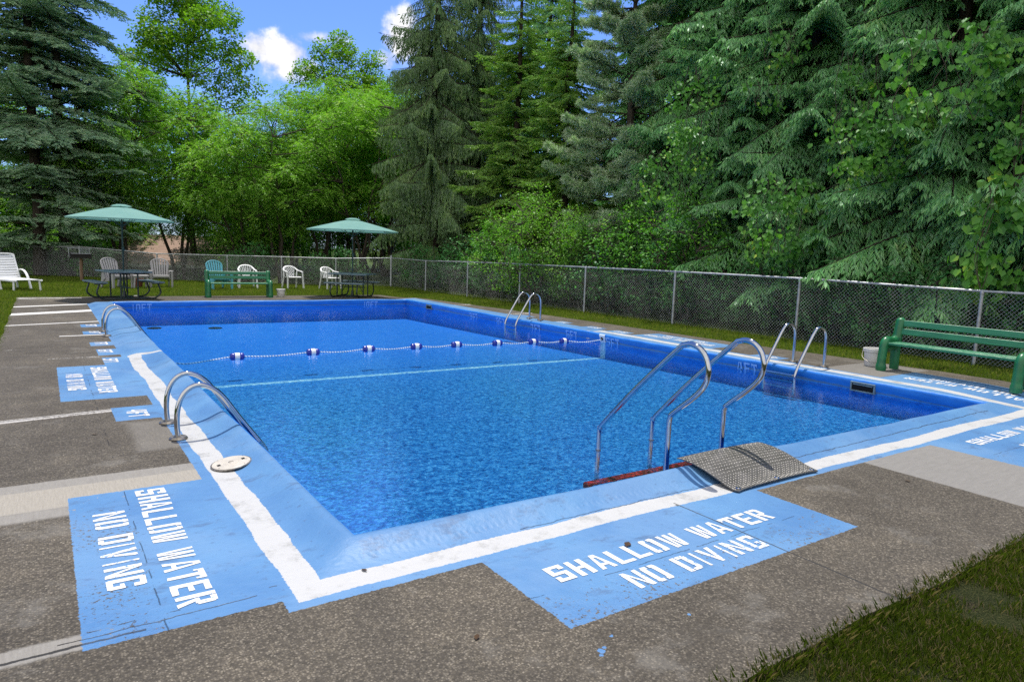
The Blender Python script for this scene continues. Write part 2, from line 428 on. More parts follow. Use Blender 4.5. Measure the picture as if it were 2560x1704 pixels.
for k, ((o, z), (o2, z2)) in enumerate(zip(PROF, PROF_UP)):
    pts = ring_pts(o); n = len(pts)
    for (x, y) in pts:
        w = 1/(1+math.exp(-(y-6.95)*16)) if x < 3 else 0
        zz = z+(z2-z)*w; oo = 0
        g = max(0, 1-abs(o-.03)/.2) if z > -.08 else 0
        j = jig(x, y)
        zz += .0042*j*g; d = .005*jig(y*.9+3, x*.9)*g
        if x < 0.03: x -= d
        if x > W-.03: x += d
        if y < .03: y -= d*1.3
        if y > L-.03: y += d
        if k == 0: zz = 0
        if o > 0: zz += zd(x, y)*max(0, 1-zz/.068)
        V.append((x, y, zz))
F = [(k*n+i, k*n+(i+1) % n, k*n+n+(i+1) % n, k*n+n+i) for k in range(len(PROF)-1) for i in range(n)]
b.add(V, F); rim = b.build('pool_coping', DECK, ang=60); tag(rim, kind='structure')

OUT = [(-1.86, -1.8), (9.6, -1.8), (9.5, 1.0), (9.42, 2.5), (9.2, 4.7), (9.07, 7.3), (8.93, 9.2), (8.75, 11.5), (8.5, 14), (8.15, 16.2), (7.85, 17.9), (-1.86, 17.95)]
def fine(poly, step=.35, amp=.012):
    out = []
    for i, p in enumerate(poly):
        q = poly[(i+1) % len(poly)]; d = math.hypot(q[0]-p[0], q[1]-p[1]); k = max(1, int(d/step))
        for j in range(k):
            x, y = p[0]+(q[0]-p[0])*j/k, p[1]+(q[1]-p[1])*j/k
            out.append((x+jig(x*2, y*3)*amp, y+jig(y*2+4, x*3)*amp))
    return out
OUTF = fine(OUT); IN = [p for p in ring_pts(.62)]
tri = tessellate_polygon([[Vector((*p, 0)) for p in OUTF], [Vector((*p, 0)) for p in IN]])
vs_ = [(*p, zd(*p)) for p in OUTF]+[(*p, zd(*p)) for p in IN]; nO = len(OUTF); base_ = len(vs_)
vs_ += [(*p, -.14) for p in OUTF]
fs_ = [tuple(f) for f in tri]+[(i, base_+i, base_+(i+1) % nO, (i+1) % nO) for i in range(nO)]
deck = MB().add(vs_, fs_).build('pool_deck', DECK, ang=30); tag(deck, kind='structure')

# ------------------------------------------------------------------ basin
def basin_material():
    mt, t = material('pool_basin_paint')
    P = t.pos(); px, py, pz = t.sep(P)
    fl = t.step(t.sep(t.new('ShaderNodeNewGeometry').outputs['True Normal'])[2], .4, .5)
    n = t.noise(P, 1.2, 4); grain = t.noise(P, 60, 4, .7)
    deep = t.step(py, 4.5, 9.5)
    floor = t.mix(deep, (.040, .29, .60), (.020, .225, .66))
    floor = t.mix(t.remap(n, .3, .7, 0, .35), floor, (.06, .29, .70))
    floor = t.mix(t.mul(t.step(grain, .55, .7), t.remap(deep, 0, 1, .35, .1)), floor, (.02, .12, .40))
    wall = t.mix(t.remap(t.noise(t.vmul(P, (1, 1, 4)), 3, 4), .35, .65, 0, 1), (.012, .19, .64), (.022, .26, .75))
    c = t.mix(fl, wall, floor)
    wob = t.mul(t.sub(t.noise(P, 9, 3), .5), .05)
    yy = t.add(py, wob)
    st = t.mul(t.step(t.mn(t.sub(yy, 6.5), t.sub(6.64, yy)), -.004, .004), t.step(t.noise(P, 16, 4), .3, .4))
    c = t.mix(t.mul(st, t.remap(fl, 0, 1, .75, .9)), c, (.60, .82, .84))
    return finish(mt, t, pbr(t, c, .5, 0, .3, t.bump(t.noise(P, 20, 3), .15, .01)))
BASIN = basin_material()
ys = [0, 2, 4, 6, 6.45, 6.57, 6.7, 8, 10, 12, 14, L]; zf = lambda y: -.33-.07*min(1, y/6.5)-(.11*max(0, y-6.6)/(L-6.6))
b = MB()
for i in range(len(ys)-1):
    y0, y1 = ys[i], ys[i+1]; z0, z1 = zf(y0), zf(y1)
    b.add([(0, y0, z0), (W, y0, z0), (W, y1, z1), (0, y1, z1)], [(0, 1, 2, 3)])
    b.add([(0, y0, -.084), (0, y1, -.084), (0, y1, z1), (0, y0, z0)], [(0, 1, 2, 3)])
    b.add([(W, y0, -.084), (W, y1, -.084), (W, y1, z1), (W, y0, z0)], [(0, 1, 2, 3)])
for y in (0, L): b.add([(0, y, -.084), (W, y, -.084), (W, y, zf(y)), (0, y, zf(y))], [(0, 1, 2, 3)])
basin = b.build('pool_floor', BASIN, smooth=False); tag(basin, kind='structure')

def water_material():
    mt, t = material('pool_water')
    P = t.pos(); px, py, pz = t.sep(P)
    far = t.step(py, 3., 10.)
    # ripples; the light flecks they would focus are painted into the tint
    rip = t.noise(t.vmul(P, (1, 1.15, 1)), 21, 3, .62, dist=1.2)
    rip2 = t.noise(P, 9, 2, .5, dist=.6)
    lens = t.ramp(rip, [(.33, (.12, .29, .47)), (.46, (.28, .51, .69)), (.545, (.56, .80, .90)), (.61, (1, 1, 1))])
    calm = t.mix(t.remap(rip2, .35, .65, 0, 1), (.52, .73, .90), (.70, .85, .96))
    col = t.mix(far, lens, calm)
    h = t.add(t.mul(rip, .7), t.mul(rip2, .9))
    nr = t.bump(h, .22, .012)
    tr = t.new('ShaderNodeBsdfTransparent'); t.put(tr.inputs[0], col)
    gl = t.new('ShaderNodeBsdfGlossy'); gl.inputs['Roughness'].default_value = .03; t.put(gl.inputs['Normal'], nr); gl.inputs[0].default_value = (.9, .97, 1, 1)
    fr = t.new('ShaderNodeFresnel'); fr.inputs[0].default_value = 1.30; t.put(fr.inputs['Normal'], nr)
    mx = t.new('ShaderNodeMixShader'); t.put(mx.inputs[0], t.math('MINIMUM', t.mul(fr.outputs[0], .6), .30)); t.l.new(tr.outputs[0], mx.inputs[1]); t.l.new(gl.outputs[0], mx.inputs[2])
    return finish(mt, t, mx.outputs[0])
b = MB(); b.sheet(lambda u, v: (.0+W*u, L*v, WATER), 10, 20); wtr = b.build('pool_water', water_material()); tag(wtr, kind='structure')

# ------------------------------------------------------------------ lawn: one sheet to the horizon, falling away behind the far fence
def lawn_material():
    mt, t = material('lawn_ground')
    P = t.pos(); px, py, pz = t.sep(P)
    n = t.noise(P, 1.6, 5, .6); f = t.noise(P, 45, 4, .7); g = t.noise(t.vmul(P, (1, 1, 1)), 160, 2, .6)
    c = t.ramp(t.add(t.mul(n, .55), t.mul(f, .45)), [(.32, (.030, .055, .010)), (.48, (.070, .115, .018)), (.62, (.115, .165, .028)), (.75, (.17, .19, .05))])
    bare = t.step(t.noise(P, 2.3, 5, .65), .56, .66)
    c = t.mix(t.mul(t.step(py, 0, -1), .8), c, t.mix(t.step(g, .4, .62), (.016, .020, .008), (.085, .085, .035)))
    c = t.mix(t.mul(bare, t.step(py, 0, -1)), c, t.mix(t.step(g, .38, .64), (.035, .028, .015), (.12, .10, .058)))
    c = t.mix(t.step(g, .62, .7), c, (.16, .14, .06))
    return finish(mt, t, pbr(t, c, .9, 0, .1, t.bump(t.add(f, g), 1., .05)))
FC = Vector((9.95, 21.6)); FDIR = Vector((-.826, .563)).normalized(); FN = Vector((.563, .826)).normalized()
def gz(x, y):
    x = np.asarray(x, float); y = np.asarray(y, float)
    k = np.clip(((x-FC.x)*FN.x+(y-FC.y)*FN.y-.8)/7, 0, 1); k = k*k*(3-2*k)
    side = np.clip((9.0-x)/3, 0, 1); up = np.clip((x-8.)/1., 0, 1)*np.clip((y+1.)/1.5, 0, 1)
    return -.035-1.9*k*side+.06*up
xs = list(range(-60, 70)); ysg = list(range(-30, 80)); b = MB(); idx = {}
for i, x in enumerate(xs):
    for j, y in enumerate(ysg): idx[i, j] = len(b.v); b.v.append((x, y, float(gz(x, y))))
for i in range(len(xs)-1):
    for j in range(len(ysg)-1):
        if -1 <= xs[i] and xs[i]+1 <= 8 and -1 <= ysg[j] and ysg[j]+1 <= 17: continue
        b.f.append((idx[i, j], idx[i+1, j], idx[i+1, j+1], idx[i, j+1]))
fx0, fx1, fy0, fy1 = xs[0], xs[-1], ysg[0], ysg[-1]; BIG = 900
ring0 = [(x, fy0, gz(x, fy0)) for x in xs]+[(fx1, y, gz(fx1, y)) for y in ysg[1:]]+[(x, fy1, gz(x, fy1)) for x in reversed(xs[:-1])]+[(fx0, y, gz(fx0, y)) for y in reversed(ysg[1:-1])]
cx0, cy0 = (fx0+fx1)/2, (fy0+fy1)/2
ring1 = [(cx0+(x-cx0)*14, cy0+(y-cy0)*14, -3.) for x, y, z in ring0]
nn = len(ring0); o0 = len(b.v); b.v += ring0+ring1
b.f += [(o0+i, o0+(i+1) % nn, o0+nn+(i+1) % nn, o0+nn+i) for i in range(nn)]
lawn = b.build('lawn', lawn_material()); tag(lawn, kind='structure')

# grass blades where they can be told apart
def blade_material():
    mt, t = material('grass_blades')
    rnd = t.new('ShaderNodeNewGeometry').outputs['Random Per Island']; P = t.pos(); n = t.noise(P, 1.3, 3)
    c = t.ramp(rnd, [(0, (.065, .115, .014)), (.45, (.14, .22, .026)), (.8, (.215, .28, .04)), (1, (.30, .27, .09))])
    c = t.mix(t.remap(n, .35, .65, 0, .5), c, (.07, .12, .015))
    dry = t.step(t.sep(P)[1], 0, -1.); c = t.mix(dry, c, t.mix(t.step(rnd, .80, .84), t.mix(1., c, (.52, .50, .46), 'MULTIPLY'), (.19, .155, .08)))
    d = t.new('ShaderNodeBsdfDiffuse'); t.put(d.inputs[0], c); tl = t.new('ShaderNodeBsdfTranslucent'); t.put(tl.inputs[0], t.mix(1., c, (1.2, 1.25, .6), 'MULTIPLY'))
    mx = t.new('ShaderNodeMixShader'); mx.inputs[0].default_value = .35; t.l.new(d.outputs[0], mx.inputs[1]); t.l.new(tl.outputs[0], mx.inputs[2])
    return finish(mt, t, mx.outputs[0])
rng = np.random.default_rng(7)
def in_out(x, y):
    """distance test against the deck outline (numpy)"""
    inside = np.zeros(len(x), bool); P = OUT
    for i in range(len(P)):
        x0, y0 = P[i]; x1, y1 = P[(i+1) % len(P)]
        c = ((y0 > y) != (y1 > y)) & (x < (x1-x0)*(y-y0)/((y1-y0) if y1 != y0 else 1e-9)+x0)
        inside ^= c
    return inside
def blades(n, x0, x1, y0, y1, h, w, keep=None, clump=0):
    x = rng.uniform(x0, x1, n); y = rng.uniform(y0, y1, n)
    k = ~in_out(x, y)
    if keep is not None: k &= keep(x, y)
    x, y = x[k], y[k]; n = len(x)
    return x, y, rng.uniform(.55, 1.2, n)*h, np.full(n, w)
patchy = lambda x, y: (np.sin(x*4.1+y*2.7)+np.sin(x*9.3-y*7.1)*.7+np.sin(x*17+y*13)*.5+rng.uniform(-1.2, 1.2, len(x))) > .0
sets = [blades(150000, .3, 5.2, -3.2, -1.72, .040, .0045, patchy), blades(110000, -3.5, 9.9, 17.0, 29, .06, .012, lambda x, y: (x-9.95)*.563+(y-21.6)*.826 < .2),
        blades(60000, 8.0, 10.9, -1.7, 21, .06, .010), blades(26000, -4, -1.8, 4, 18, .055, .010), blades(9000, -4, -1.8, -3, 4, .05, .008)]
# tufts hanging over the concrete edge
tx = rng.uniform(.3, 6, 5200); ty = -1.80+rng.normal(0, .022, 5200); sets.append((tx, ty, rng.uniform(.03, .07, 5200), np.full(5200, .005)))
tx = rng.uniform(-1.9, 8.1, 3600); ty = 17.95+rng.normal(0, .03, 3600); sets.append((tx, ty, rng.uniform(.03, .07, 3600), np.full(3600, .010)))
ty = rng.uniform(4, 18, 3600); tx = -1.88+rng.normal(0, .03, 3600); sets.append((tx, ty, rng.uniform(.03, .06, 3600), np.full(3600, .010)))
x, y, h, w = [np.concatenate(q) for q in zip(*sets)]; n = len(x)
z0 = gz(x, y); az = rng.uniform(0, 2*np.pi, n); ln = rng.uniform(.1, .75, n)*h
side = np.stack([np.cos(az), np.sin(az), 0*az], 1)*w[:, None]*.5; lean = np.stack([-np.sin(az), np.cos(az), 0*az], 1)
bs = np.stack([x, y, z0], 1); md = bs+lean*ln[:, None]*.35+np.array([0, 0, 1])*h[:, None]*.6; tp = bs+lean*ln[:, None]+np.array([0, 0, 1])*h[:, None]
V = np.stack([bs-side, bs+side, md+side*.7, tp], 1).reshape(-1, 3)
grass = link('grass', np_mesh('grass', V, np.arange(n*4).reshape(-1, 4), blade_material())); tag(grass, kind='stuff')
# ================================================================== objects
# ------------------------------------------------------------------ materials
CHROME = simple('polished_steel', (.50, .51, .53), .075, 1., .5, .12, 9)
STEEL = simple('galvanised_steel', (.40, .42, .44), .5, .6, .5, .3, 14, .15, 90, dirt=((.22, .11, .06), 9, .62))
DULL = simple('worn_flange_metal', (.30, .27, .23), .38, .85, .5, .4, 30, .2)
GREENP = simple('green_bench_paint', (.013, .155, .055), .34, 0, .5, .3, 7, .25, 40, dirt=((.012, .09, .05), 6, .6))
GREENS = simple('green_slat_paint', (.020, .19, .085), .40, 0, .5, .35, 4, .5, 14, aniso=(1.2, 18, 18), dirt=((.20, .36, .27), 7, .63))
WHITEP = simple('white_resin', (.74, .75, .76), .42, 0, .4, .08, 5, dirt=((.52, .52, .48), 5, .62))
TAUPE = simple('taupe_resin', (.33, .32, .325), .45, 0, .4, .12, 5, dirt=((.3, .28, .26), 5, .62))
TURQ = simple('turquoise_resin', (.12, .42, .52), .45, 0, .4, .12, 5)
SLATE = simple('slate_blue_table', (.13, .18, .20), .5, 0, .4, .2, 8)
FRAME = simple('dark_green_frame', (.022, .036, .036), .42, .2, .5, .3, 10)
POLEM = simple('dark_green_pole', (.016, .05, .052), .35, .3, .5, .2, 10)
BLACKM = simple('sooty_iron', (.022, .020, .019), .7, .4, .4, .5, 12, .3, 60, dirt=((.12, .055, .03), 10, .6))
WOODP = simple('weathered_post', (.20, .13, .085), .8, 0, .2, .4, 8, .4, 30, aniso=(6, 6, .7))
BUCKET = simple('white_bucket_plastic', (.66, .65, .62), .4, 0, .4, .12, 6, dirt=((.45, .42, .36), 7, .6))
FLOATB = simple('blue_float', (.012, .028, .30), .28, 0, .5, .2, 8)
FLOATW = simple('white_float_band', (.78, .80, .80), .35, 0, .5, .05, 8)
LIDM = simple('cream_lid', (.50, .46, .39), .45, 0, .4, .12, 9, .1, dirt=((.34, .29, .23), 14, .6))
REDP = simple('red_step_paint', (.60, .014, .018), .5, 0, .3, .3, 12)
DARKH = simple('dark_recess', (.012, .014, .016), .8, 0, .1, .2)
def rope_mat():
    mt, t = material('lane_rope'); p = t.sep(t.obj()); w = t.math('SINE', t.add(t.mul(p[0], 150), t.mul(p[2], 130)))
    return finish(mt, t, pbr(t, t.mix(t.step(w, -.1, .3), (.72, .78, .8), (.10, .22, .46)), .7, 0, .3))
ROPE = rope_mat()
def cloth_mat():
    mt, t = material('aqua_canopy_cloth'); P = t.obj(); n = t.noise(P, 3, 4)
    c = t.mix(t.remap(n, .3, .7, 0, 1), (.23, .44, .40), (.28, .49, .44)); w = t.noise(t.vmul(P, (60, 60, 60)), 6, 2)
    d = t.new('ShaderNodeBsdfDiffuse'); t.put(d.inputs[0], c); t.put(d.inputs['Normal'], t.bump(w, .1, .003))
    tl = t.new('ShaderNodeBsdfTranslucent'); t.put(tl.inputs[0], t.mix(1., c, (.9, 1., .98), 'MULTIPLY'))
    mx = t.new('ShaderNodeMixShader'); mx.inputs[0].default_value = .38; t.l.new(d.outputs[0], mx.inputs[1]); t.l.new(tl.outputs[0], mx.inputs[2])
    return finish(mt, t, mx.outputs[0])
CLOTH = cloth_mat()
def plate_mat():
    mt, t = material('tread_plate'); P = t.obj(); n = t.noise(P, 10, 5, .65)
    c = t.mix(t.remap(n, .35, .65, 0, 1), (.125, .118, .108), (.175, .165, .152))
    return finish(mt, t, pbr(t, c, t.remap(n, .3, .7, .34, .45), .55, .5, t.bump(t.noise(P, 200, 2), .1, .001)))
PLATE = plate_mat()
def worn_white(name, under, col=(.64, .64, .63), thr=-.165):
    """stencilled paint: worn through where the rough concrete rubs"""
    mt, t = material(name); P = t.pos(); w = t.sub(t.noise(P, 38, 6, .72), .5); pt = t.sub(t.noise(P, 2.2, 3), .5)
    px, py, pz = t.sep(P); out = t.mx(t.sub(0, px), t.sub(0, py), t.sub(px, W)); rz = t.step(out, .88, .93)
    k = t.step(t.add(t.sub(w, t.mul(rz, .05)), t.mul(pt, .3)), thr, thr+.05)
    c = t.mix(k, under, t.mix(t.mul(t.step(t.noise(P, 12, 5, .7), .5, .75), .5), col, (.45, .55, .72)))
    return finish(mt, t, pbr(t, c, .6, 0, .3, t.bump(t.noise(P, 90, 2), .3, .004)))
STENCIL = worn_white('stencil_white', (.11, .25, .62))
WALLINK = worn_white('wall_number_paint', (.03, .12, .66), (.20, .44, .86), -.28)
WALLWHITE = worn_white('wall_stripe_paint', (.05, .2, .66), (.62, .72, .80), -.25)

# ------------------------------------------------------------------ stencilled lettering
def rc(x0, y0, x1, y1): return [(x0, y0), (x1, y0), (x1, y1), (x0, y1)]
G = {
 'S': [rc(0, .84, 1, 1), rc(0, .42, .3, .84), rc(0, .42, .62, .58), rc(.38, .42, 1, .58), rc(.7, .16, 1, .42), rc(0, 0, 1, .16), rc(.7, .70, 1, .84), rc(0, .16, .3, .30)],
 'H': [rc(0, 0, .33, 1), rc(.67, 0, 1, 1), rc(.33, .42, .67, .58)],
 'A': [[(0, 0), (.28, 0), (.46, .94), (.34, 1)], [(.72, 0), (1, 0), (.66, 1), (.54, .94)], rc(.3, .22, .70, .36), [(.34, 1), (.44, .8), (.56, .8), (.66, 1)]],
 'L': [rc(0, 0, .33, 1), rc(.33, 0, 1, .17)],
 'O': [rc(0, .06, .32, .94), rc(.68, .06, 1, .94), rc(.06, .84, .42, 1), rc(.58, .84, .94, 1), rc(.06, 0, .42, .16), rc(.58, 0, .94, .16)],
 'W': [[(0, 1), (.2, 1), (.30, 0), (.14, 0)], [(.8, 1), (1, 1), (.86, 0), (.70, 0)], [(.30, 0), (.42, 0), (.53, 1), (.40, 1)], [(.58, 0), (.70, 0), (.60, 1), (.47, 1)]],
 'T': [rc(0, .83, 1, 1), rc(.35, 0, .65, .83), rc(0, .72, .14, .83), rc(.86, .72, 1, .83)],
 'E': [rc(0, 0, .33, 1), rc(.33, .83, 1, 1), rc(.33, .42, .85, .57), rc(.33, 0, 1, .17)],
 'R': [rc(0, 0, .33, 1), rc(.4, .84, .9, 1), rc(.68, .5, 1, .94), rc(.4, .44, .9, .58), [(.45, .44), (.72, .44), (1, 0), (.70, 0)]],
 'N': [rc(0, 0, .27, 1), rc(.73, 0, 1, 1), [(.27, 1), (.73, .26), (.73, 0), (.27, .74)]],
 'D': [rc(0, 0, .32, 1), rc(.4, .84, .88, 1), rc(.68, .08, 1, .92), rc(.4, 0, .88, .16)],
 'I': [rc(.32, 0, .68, 1)],
 'V': [[(0, 1), (.3, 1), (.56, 0), (.40, 0)], [(.7, 1), (1, 1), (.60, 0), (.46, .14)]],
 'G': [rc(0, .06, .32, .94), rc(.06, .84, .94, 1), rc(.68, .68, 1, .94), rc(.06, 0, .94, .16), rc(.68, .06, 1, .45), rc(.52, .33, 1, .45)],
 'F': [rc(0, 0, .33, 1), rc(.33, .83, 1, 1), rc(.33, .42, .85, .57)],
 '1': [rc(.35, 0, .67, 1), rc(.2, .8, .35, .9)],
 '0': [rc(0, .06, .32, .94), rc(.68, .06, 1, .94), rc(.06, .84, .94, 1), rc(.06, 0, .94, .16)],
 '4': [rc(.6, 0, .9, 1), rc(0, .26, 1, .40), [(0, .40), (.22, .40), (.56, 1), (.36, 1)]],
 '5': [rc(0, .84, 1, 1), rc(0, .48, .3, .84), rc(.1, .46, .9, .60), rc(.68, .1, 1, .52), rc(0, 0, .9, .16), rc(0, .16, .25, .26)],
 '6': [rc(0, .06, .32, .94), rc(.1, .84, .95, 1), rc(.36, .44, .9, .58), rc(.68, .08, 1, .5), rc(.1, 0, .9, .16)],
 '7': [rc(0, .83, 1, 1), [(.66, .83), (1, .83), (.55, 0), (.24, 0)]],
 '8': [rc(0, .06, .3, .46), rc(0, .54, .3, .94), rc(.7, .06, 1, .46), rc(.7, .54, 1, .94), rc(.1, .85, .9, 1), rc(.1, .43, .9, .57), rc(.1, 0, .9, .15)],
 '9': [rc(.68, .06, 1, .94), rc(.1, .84, .9, 1), rc(0, .5, .32, .94), rc(.1, .42, .68, .56), rc(.05, 0, .9, .16)],
}
WID = {'I': .45, 'W': 1.2, ' ': .62, '1': .6, 'N': 1.05}
def lettering(name, text, length, fn, mat, nv=1, gap=.26, seed=1, fuzz=.012):
    """fn(s, t): s along the line in metres, t 0..1 up the letter"""
    rr = random.Random(seed); tot = sum(WID.get(c, 1)+gap for c in text)-gap; k = length/tot; x = 0; b = MB()
    for c in text:
        w = WID.get(c, 1)
        if c != ' ':
            dx, dy = rr.uniform(-.04, .04), rr.uniform(-.02, .02)
            for i, q in enumerate(G[c]):
                q = [(a+rr.uniform(-fuzz, fuzz), d+rr.uniform(-fuzz, fuzz)) for a, d in q]
                for j in range(nv):
                    lo, hi = j/nv, (j+1)/nv
                    lerp = lambda p, r, f: (p[0]+(r[0]-p[0])*f, p[1]+(r[1]-p[1])*f)
                    qq = [lerp(q[0], q[3], lo), lerp(q[1], q[2], lo), lerp(q[1], q[2], hi), lerp(q[0], q[3], hi)]
                    b.add([Vector(fn((x+(a+dx)*w)*k, d+dy))+Vector((0, 0, .0002*i)) for a, d in qq], [(0, 1, 2, 3)])
        x += w+gap
    return tag(b.build(name, mat, smooth=False), kind='structure')
def flat(x0, y0, ux, uy, vx, vy, h, z=.0022):
    return lambda s, t: (x0+ux*s+vx*h*t, y0+uy*s+vy*h*t, z+zd(x0+ux*s+vx*h*t, y0+uy*s+vy*h*t))
lt = lambda txt, ln, f, sd: lettering('pavement_marking', txt, ln, f, STENCIL, seed=sd)
lt('SHALLOW WATER', 1.67, flat(.72, -.85, 1, 0, 0, 1, .16), 1); lt('NO DIVING', .99, flat(1.01, -1.09, 1, 0, 0, 1, .16), 2)
lt('SHALLOW WATER', 1.65, flat(-.87, 1.44, 0, -1, 1, 0, .165), 3); lt('NO DIVING', 1.02, flat(-1.11, 1.13, 0, -1, 1, 0, .16), 4)
lt('SHALLOW WATER', 1.62, flat(-.865, 6.33, 0, -1, 1, 0, .165), 5); lt('NO DIVING', 1.0, flat(-1.125, 5.95, 0, -1, 1, 0, .16), 6)
lt('SHALLOW WATER', 1.67, flat(5.6, -.70, 1, 0, 0, 1, .13), 7); lt('NO DIVING', .99, flat(5.95, -1.02, 1, 0, 0, 1, .15), 8)
lt('SHALLOW WATER', 1.62, flat(W+.87, -.3, 0, 1, -1, 0, .165), 9); lt('NO DIVING', 1.0, flat(W+1.10, .1, 0, 1, -1, 0, .16), 10)
lt('SHALLOW WATER', 1.62, flat(W+.87, 4.6, 0, 1, -1, 0, .165), 11); lt('NO DIVING', 1.0, flat(W+1.10, 4.95, 0, 1, -1, 0, .16), 12)
for d, y0 in (('4', 3.79), ('5', 6.97), ('6', 7.83), ('7', 8.67), ('8', 10.08), ('9', 11.15)):
    lt(d+'FT', .29, flat(-.70 if d != '4' else -.715, y0, 0, -1, 1, 0, .165), int(d)+20)
for d, y0 in (('4', 3.2), ('5', 6.6), ('6', 7.4), ('7', 8.45)): lt(d+'FT', .3, flat(W+.70, y0, 0, 1, -1, 0, .165), int(d)+30)
INS = [(-.5, 0), (-.085, 0), (-.06, .006), (-.03, .02), (0, .03), (.03, .031), (.053, .022), (.067, .004)]
def inset(z): return float(np.interp(z, [a for a, _ in INS], [c for _, c in INS]))
def wall_right(y0, z0=-.16, z1=.015, cl=.009):
    return lambda s, t: (W-inset(z0+(z1-z0)*t)-cl-.004*0, y0-s, z0+(z1-z0)*t)
def wall_far(x0, z0=-.16, z1=.015):
    return lambda s, t: (x0+s, L-inset(z0+(z1-z0)*t)-.010, z0+(z1-z0)*t)
for d, y0, ln in (('4', 3.45, .37), ('5', 6.46, .36), ('6', 7.69, .36), ('7', 8.93, .36), ('8', 10.33, .36), ('9', 11.56, .38)):
    lettering('wall_marking', d+'FT', ln, wall_right(y0), WALLINK, nv=8, seed=int(d))
for x0 in (.42, 6.23): lettering('wall_marking', '10FT', .42, wall_far(x0), WALLINK, nv=8, seed=int(x0*10))
b = MB(); b.sheet(lambda u, v: (W-inset(-.09+.15*v)-.008, 6.49+.16*u+.01*math.sin(v*9), -.09+.15*v), 2, 10); tag(b.build('wall_marking', WALLWHITE), kind='structure')

# ------------------------------------------------------------------ pool ladders
def ladder(loc, rz, prof, gap, label, treads=(-.06, -.17, -.27), tx=None):
    t = thing('pool_ladder', loc, rz, label, 'ladder', 'steel ladders around the pool')
    for s in (-1, 1):
        y = s*gap/2
        MB().tube(smooth_path([(a, y, c) for a, c in prof], 5), .0215, 14).build('rail', CHROME, t)
        MB().lathe([(.022, .0), (.068, .0), (.07, .008), (.058, .022), (.024, .026)], 22, (prof[0][0], y, .001)).build('flange', DULL, t)
    for z in treads:
        MB().box((tx, 0, z), (.08, gap-.02, .022), bev=.006).build('tread', CHROME, t)
    return t
LP_ = [(0, 0), (-.008, .12), (0, .24), (.03, .335), (.085, .40), (.16, .425), (.25, .395), (.34, .31), (.46, .13), (.58, -.04), (.655, -.145), (.685, -.22), (.69, -.33)]
ladder((-.45, 2.87, 0), 0, LP_, .56, 'low chrome ladder beside the round cream lid, its loops over the white line', (-.28,), .69)
ladder((-.49, 9.69, 0), 0, [(a, c*1.03) for a, c in LP_], .64, 'low chrome ladder nearest the far corner umbrella table, on plain blue paint', (-.28,), .70)
RP = [(0, 0), (.0, .18), (.0, .35), (.012, .46), (.06, .545), (.15, .59), (.24, .575), (.32, .50), (.45, .32), (.60, .10), (.66, 0), (.69, -.10), (.695, -.36)]
ladder((8.115, 2.62, .058), math.pi, RP, .50, 'tall chrome ladder near the green bench by the fence', (-.02-.058, -.115-.058, -.21-.058), .70)
ladder((7.93, 9.32, .058), math.pi, [(a*.96, c*1.02) for a, c in RP], .42, 'tall chrome ladder on the fence side, by the painted 7FT and 8FT', (-.06-.058, -.15-.058, -.23-.058), .665)

# stair rails: two loops standing on the entry steps
t = thing('stair_handrail', (2.58, .235, -.25), 0, 'looped chrome stair rail standing over the bare red step edge', 'handrail', 'looped handrails at the pool steps')
HP = [(.775, -.16), (.775, .32), (.76, .36), (.70, .435), (.36, .78), (-.04, 1.145), (-.10, 1.185), (-.17, 1.20), (-.245, 1.18), (-.305, 1.125), (-.335, 1.04), (-.325, .955), (-.285, .885), (-.2, .80), (-.04, .665),
      (-.01, .63), (0, .57), (0, .50), (0, .2), (0, 0)]
MB().tube(smooth_path([(0, a, c) for a, c in HP], 5), .0215, 14).build('rail', CHROME, t)
for (a, c) in ((0, .19), (.775, .16)): MB().tube([(0, a, c), (0, a, c+.012)], .0235, 14).build('joint_collar', DULL, t)
for a, z in ((0, .0), (.775, -.145)): MB().lathe([(.022, 0), (.05, 0), (.05, .01), (.022, .02)], 18, (0, a, z)).build('flange', DULL, t)
t2 = copy_tree(t); t2.location = (3.235, .255, -.25); t2['label'] = 'looped chrome stair rail rising from behind the grey tread plate'

t = thing('pool_steps', (0, 0, 0), 0, 'submerged entry steps with a red painted edge under the stair rails', 'steps')
MB().box((2.92, .37, -.30), (1.34, .70, .10)).build('step', BASIN, t)
MB().box((2.92, .735, -.262), (1.40, .085, .05), bev=.01).build('step_edge', REDP, t)
MB().box((2.20, .36, -.272), (.06, .58, .05), bev=.01).build('step_edge', REDP, t)

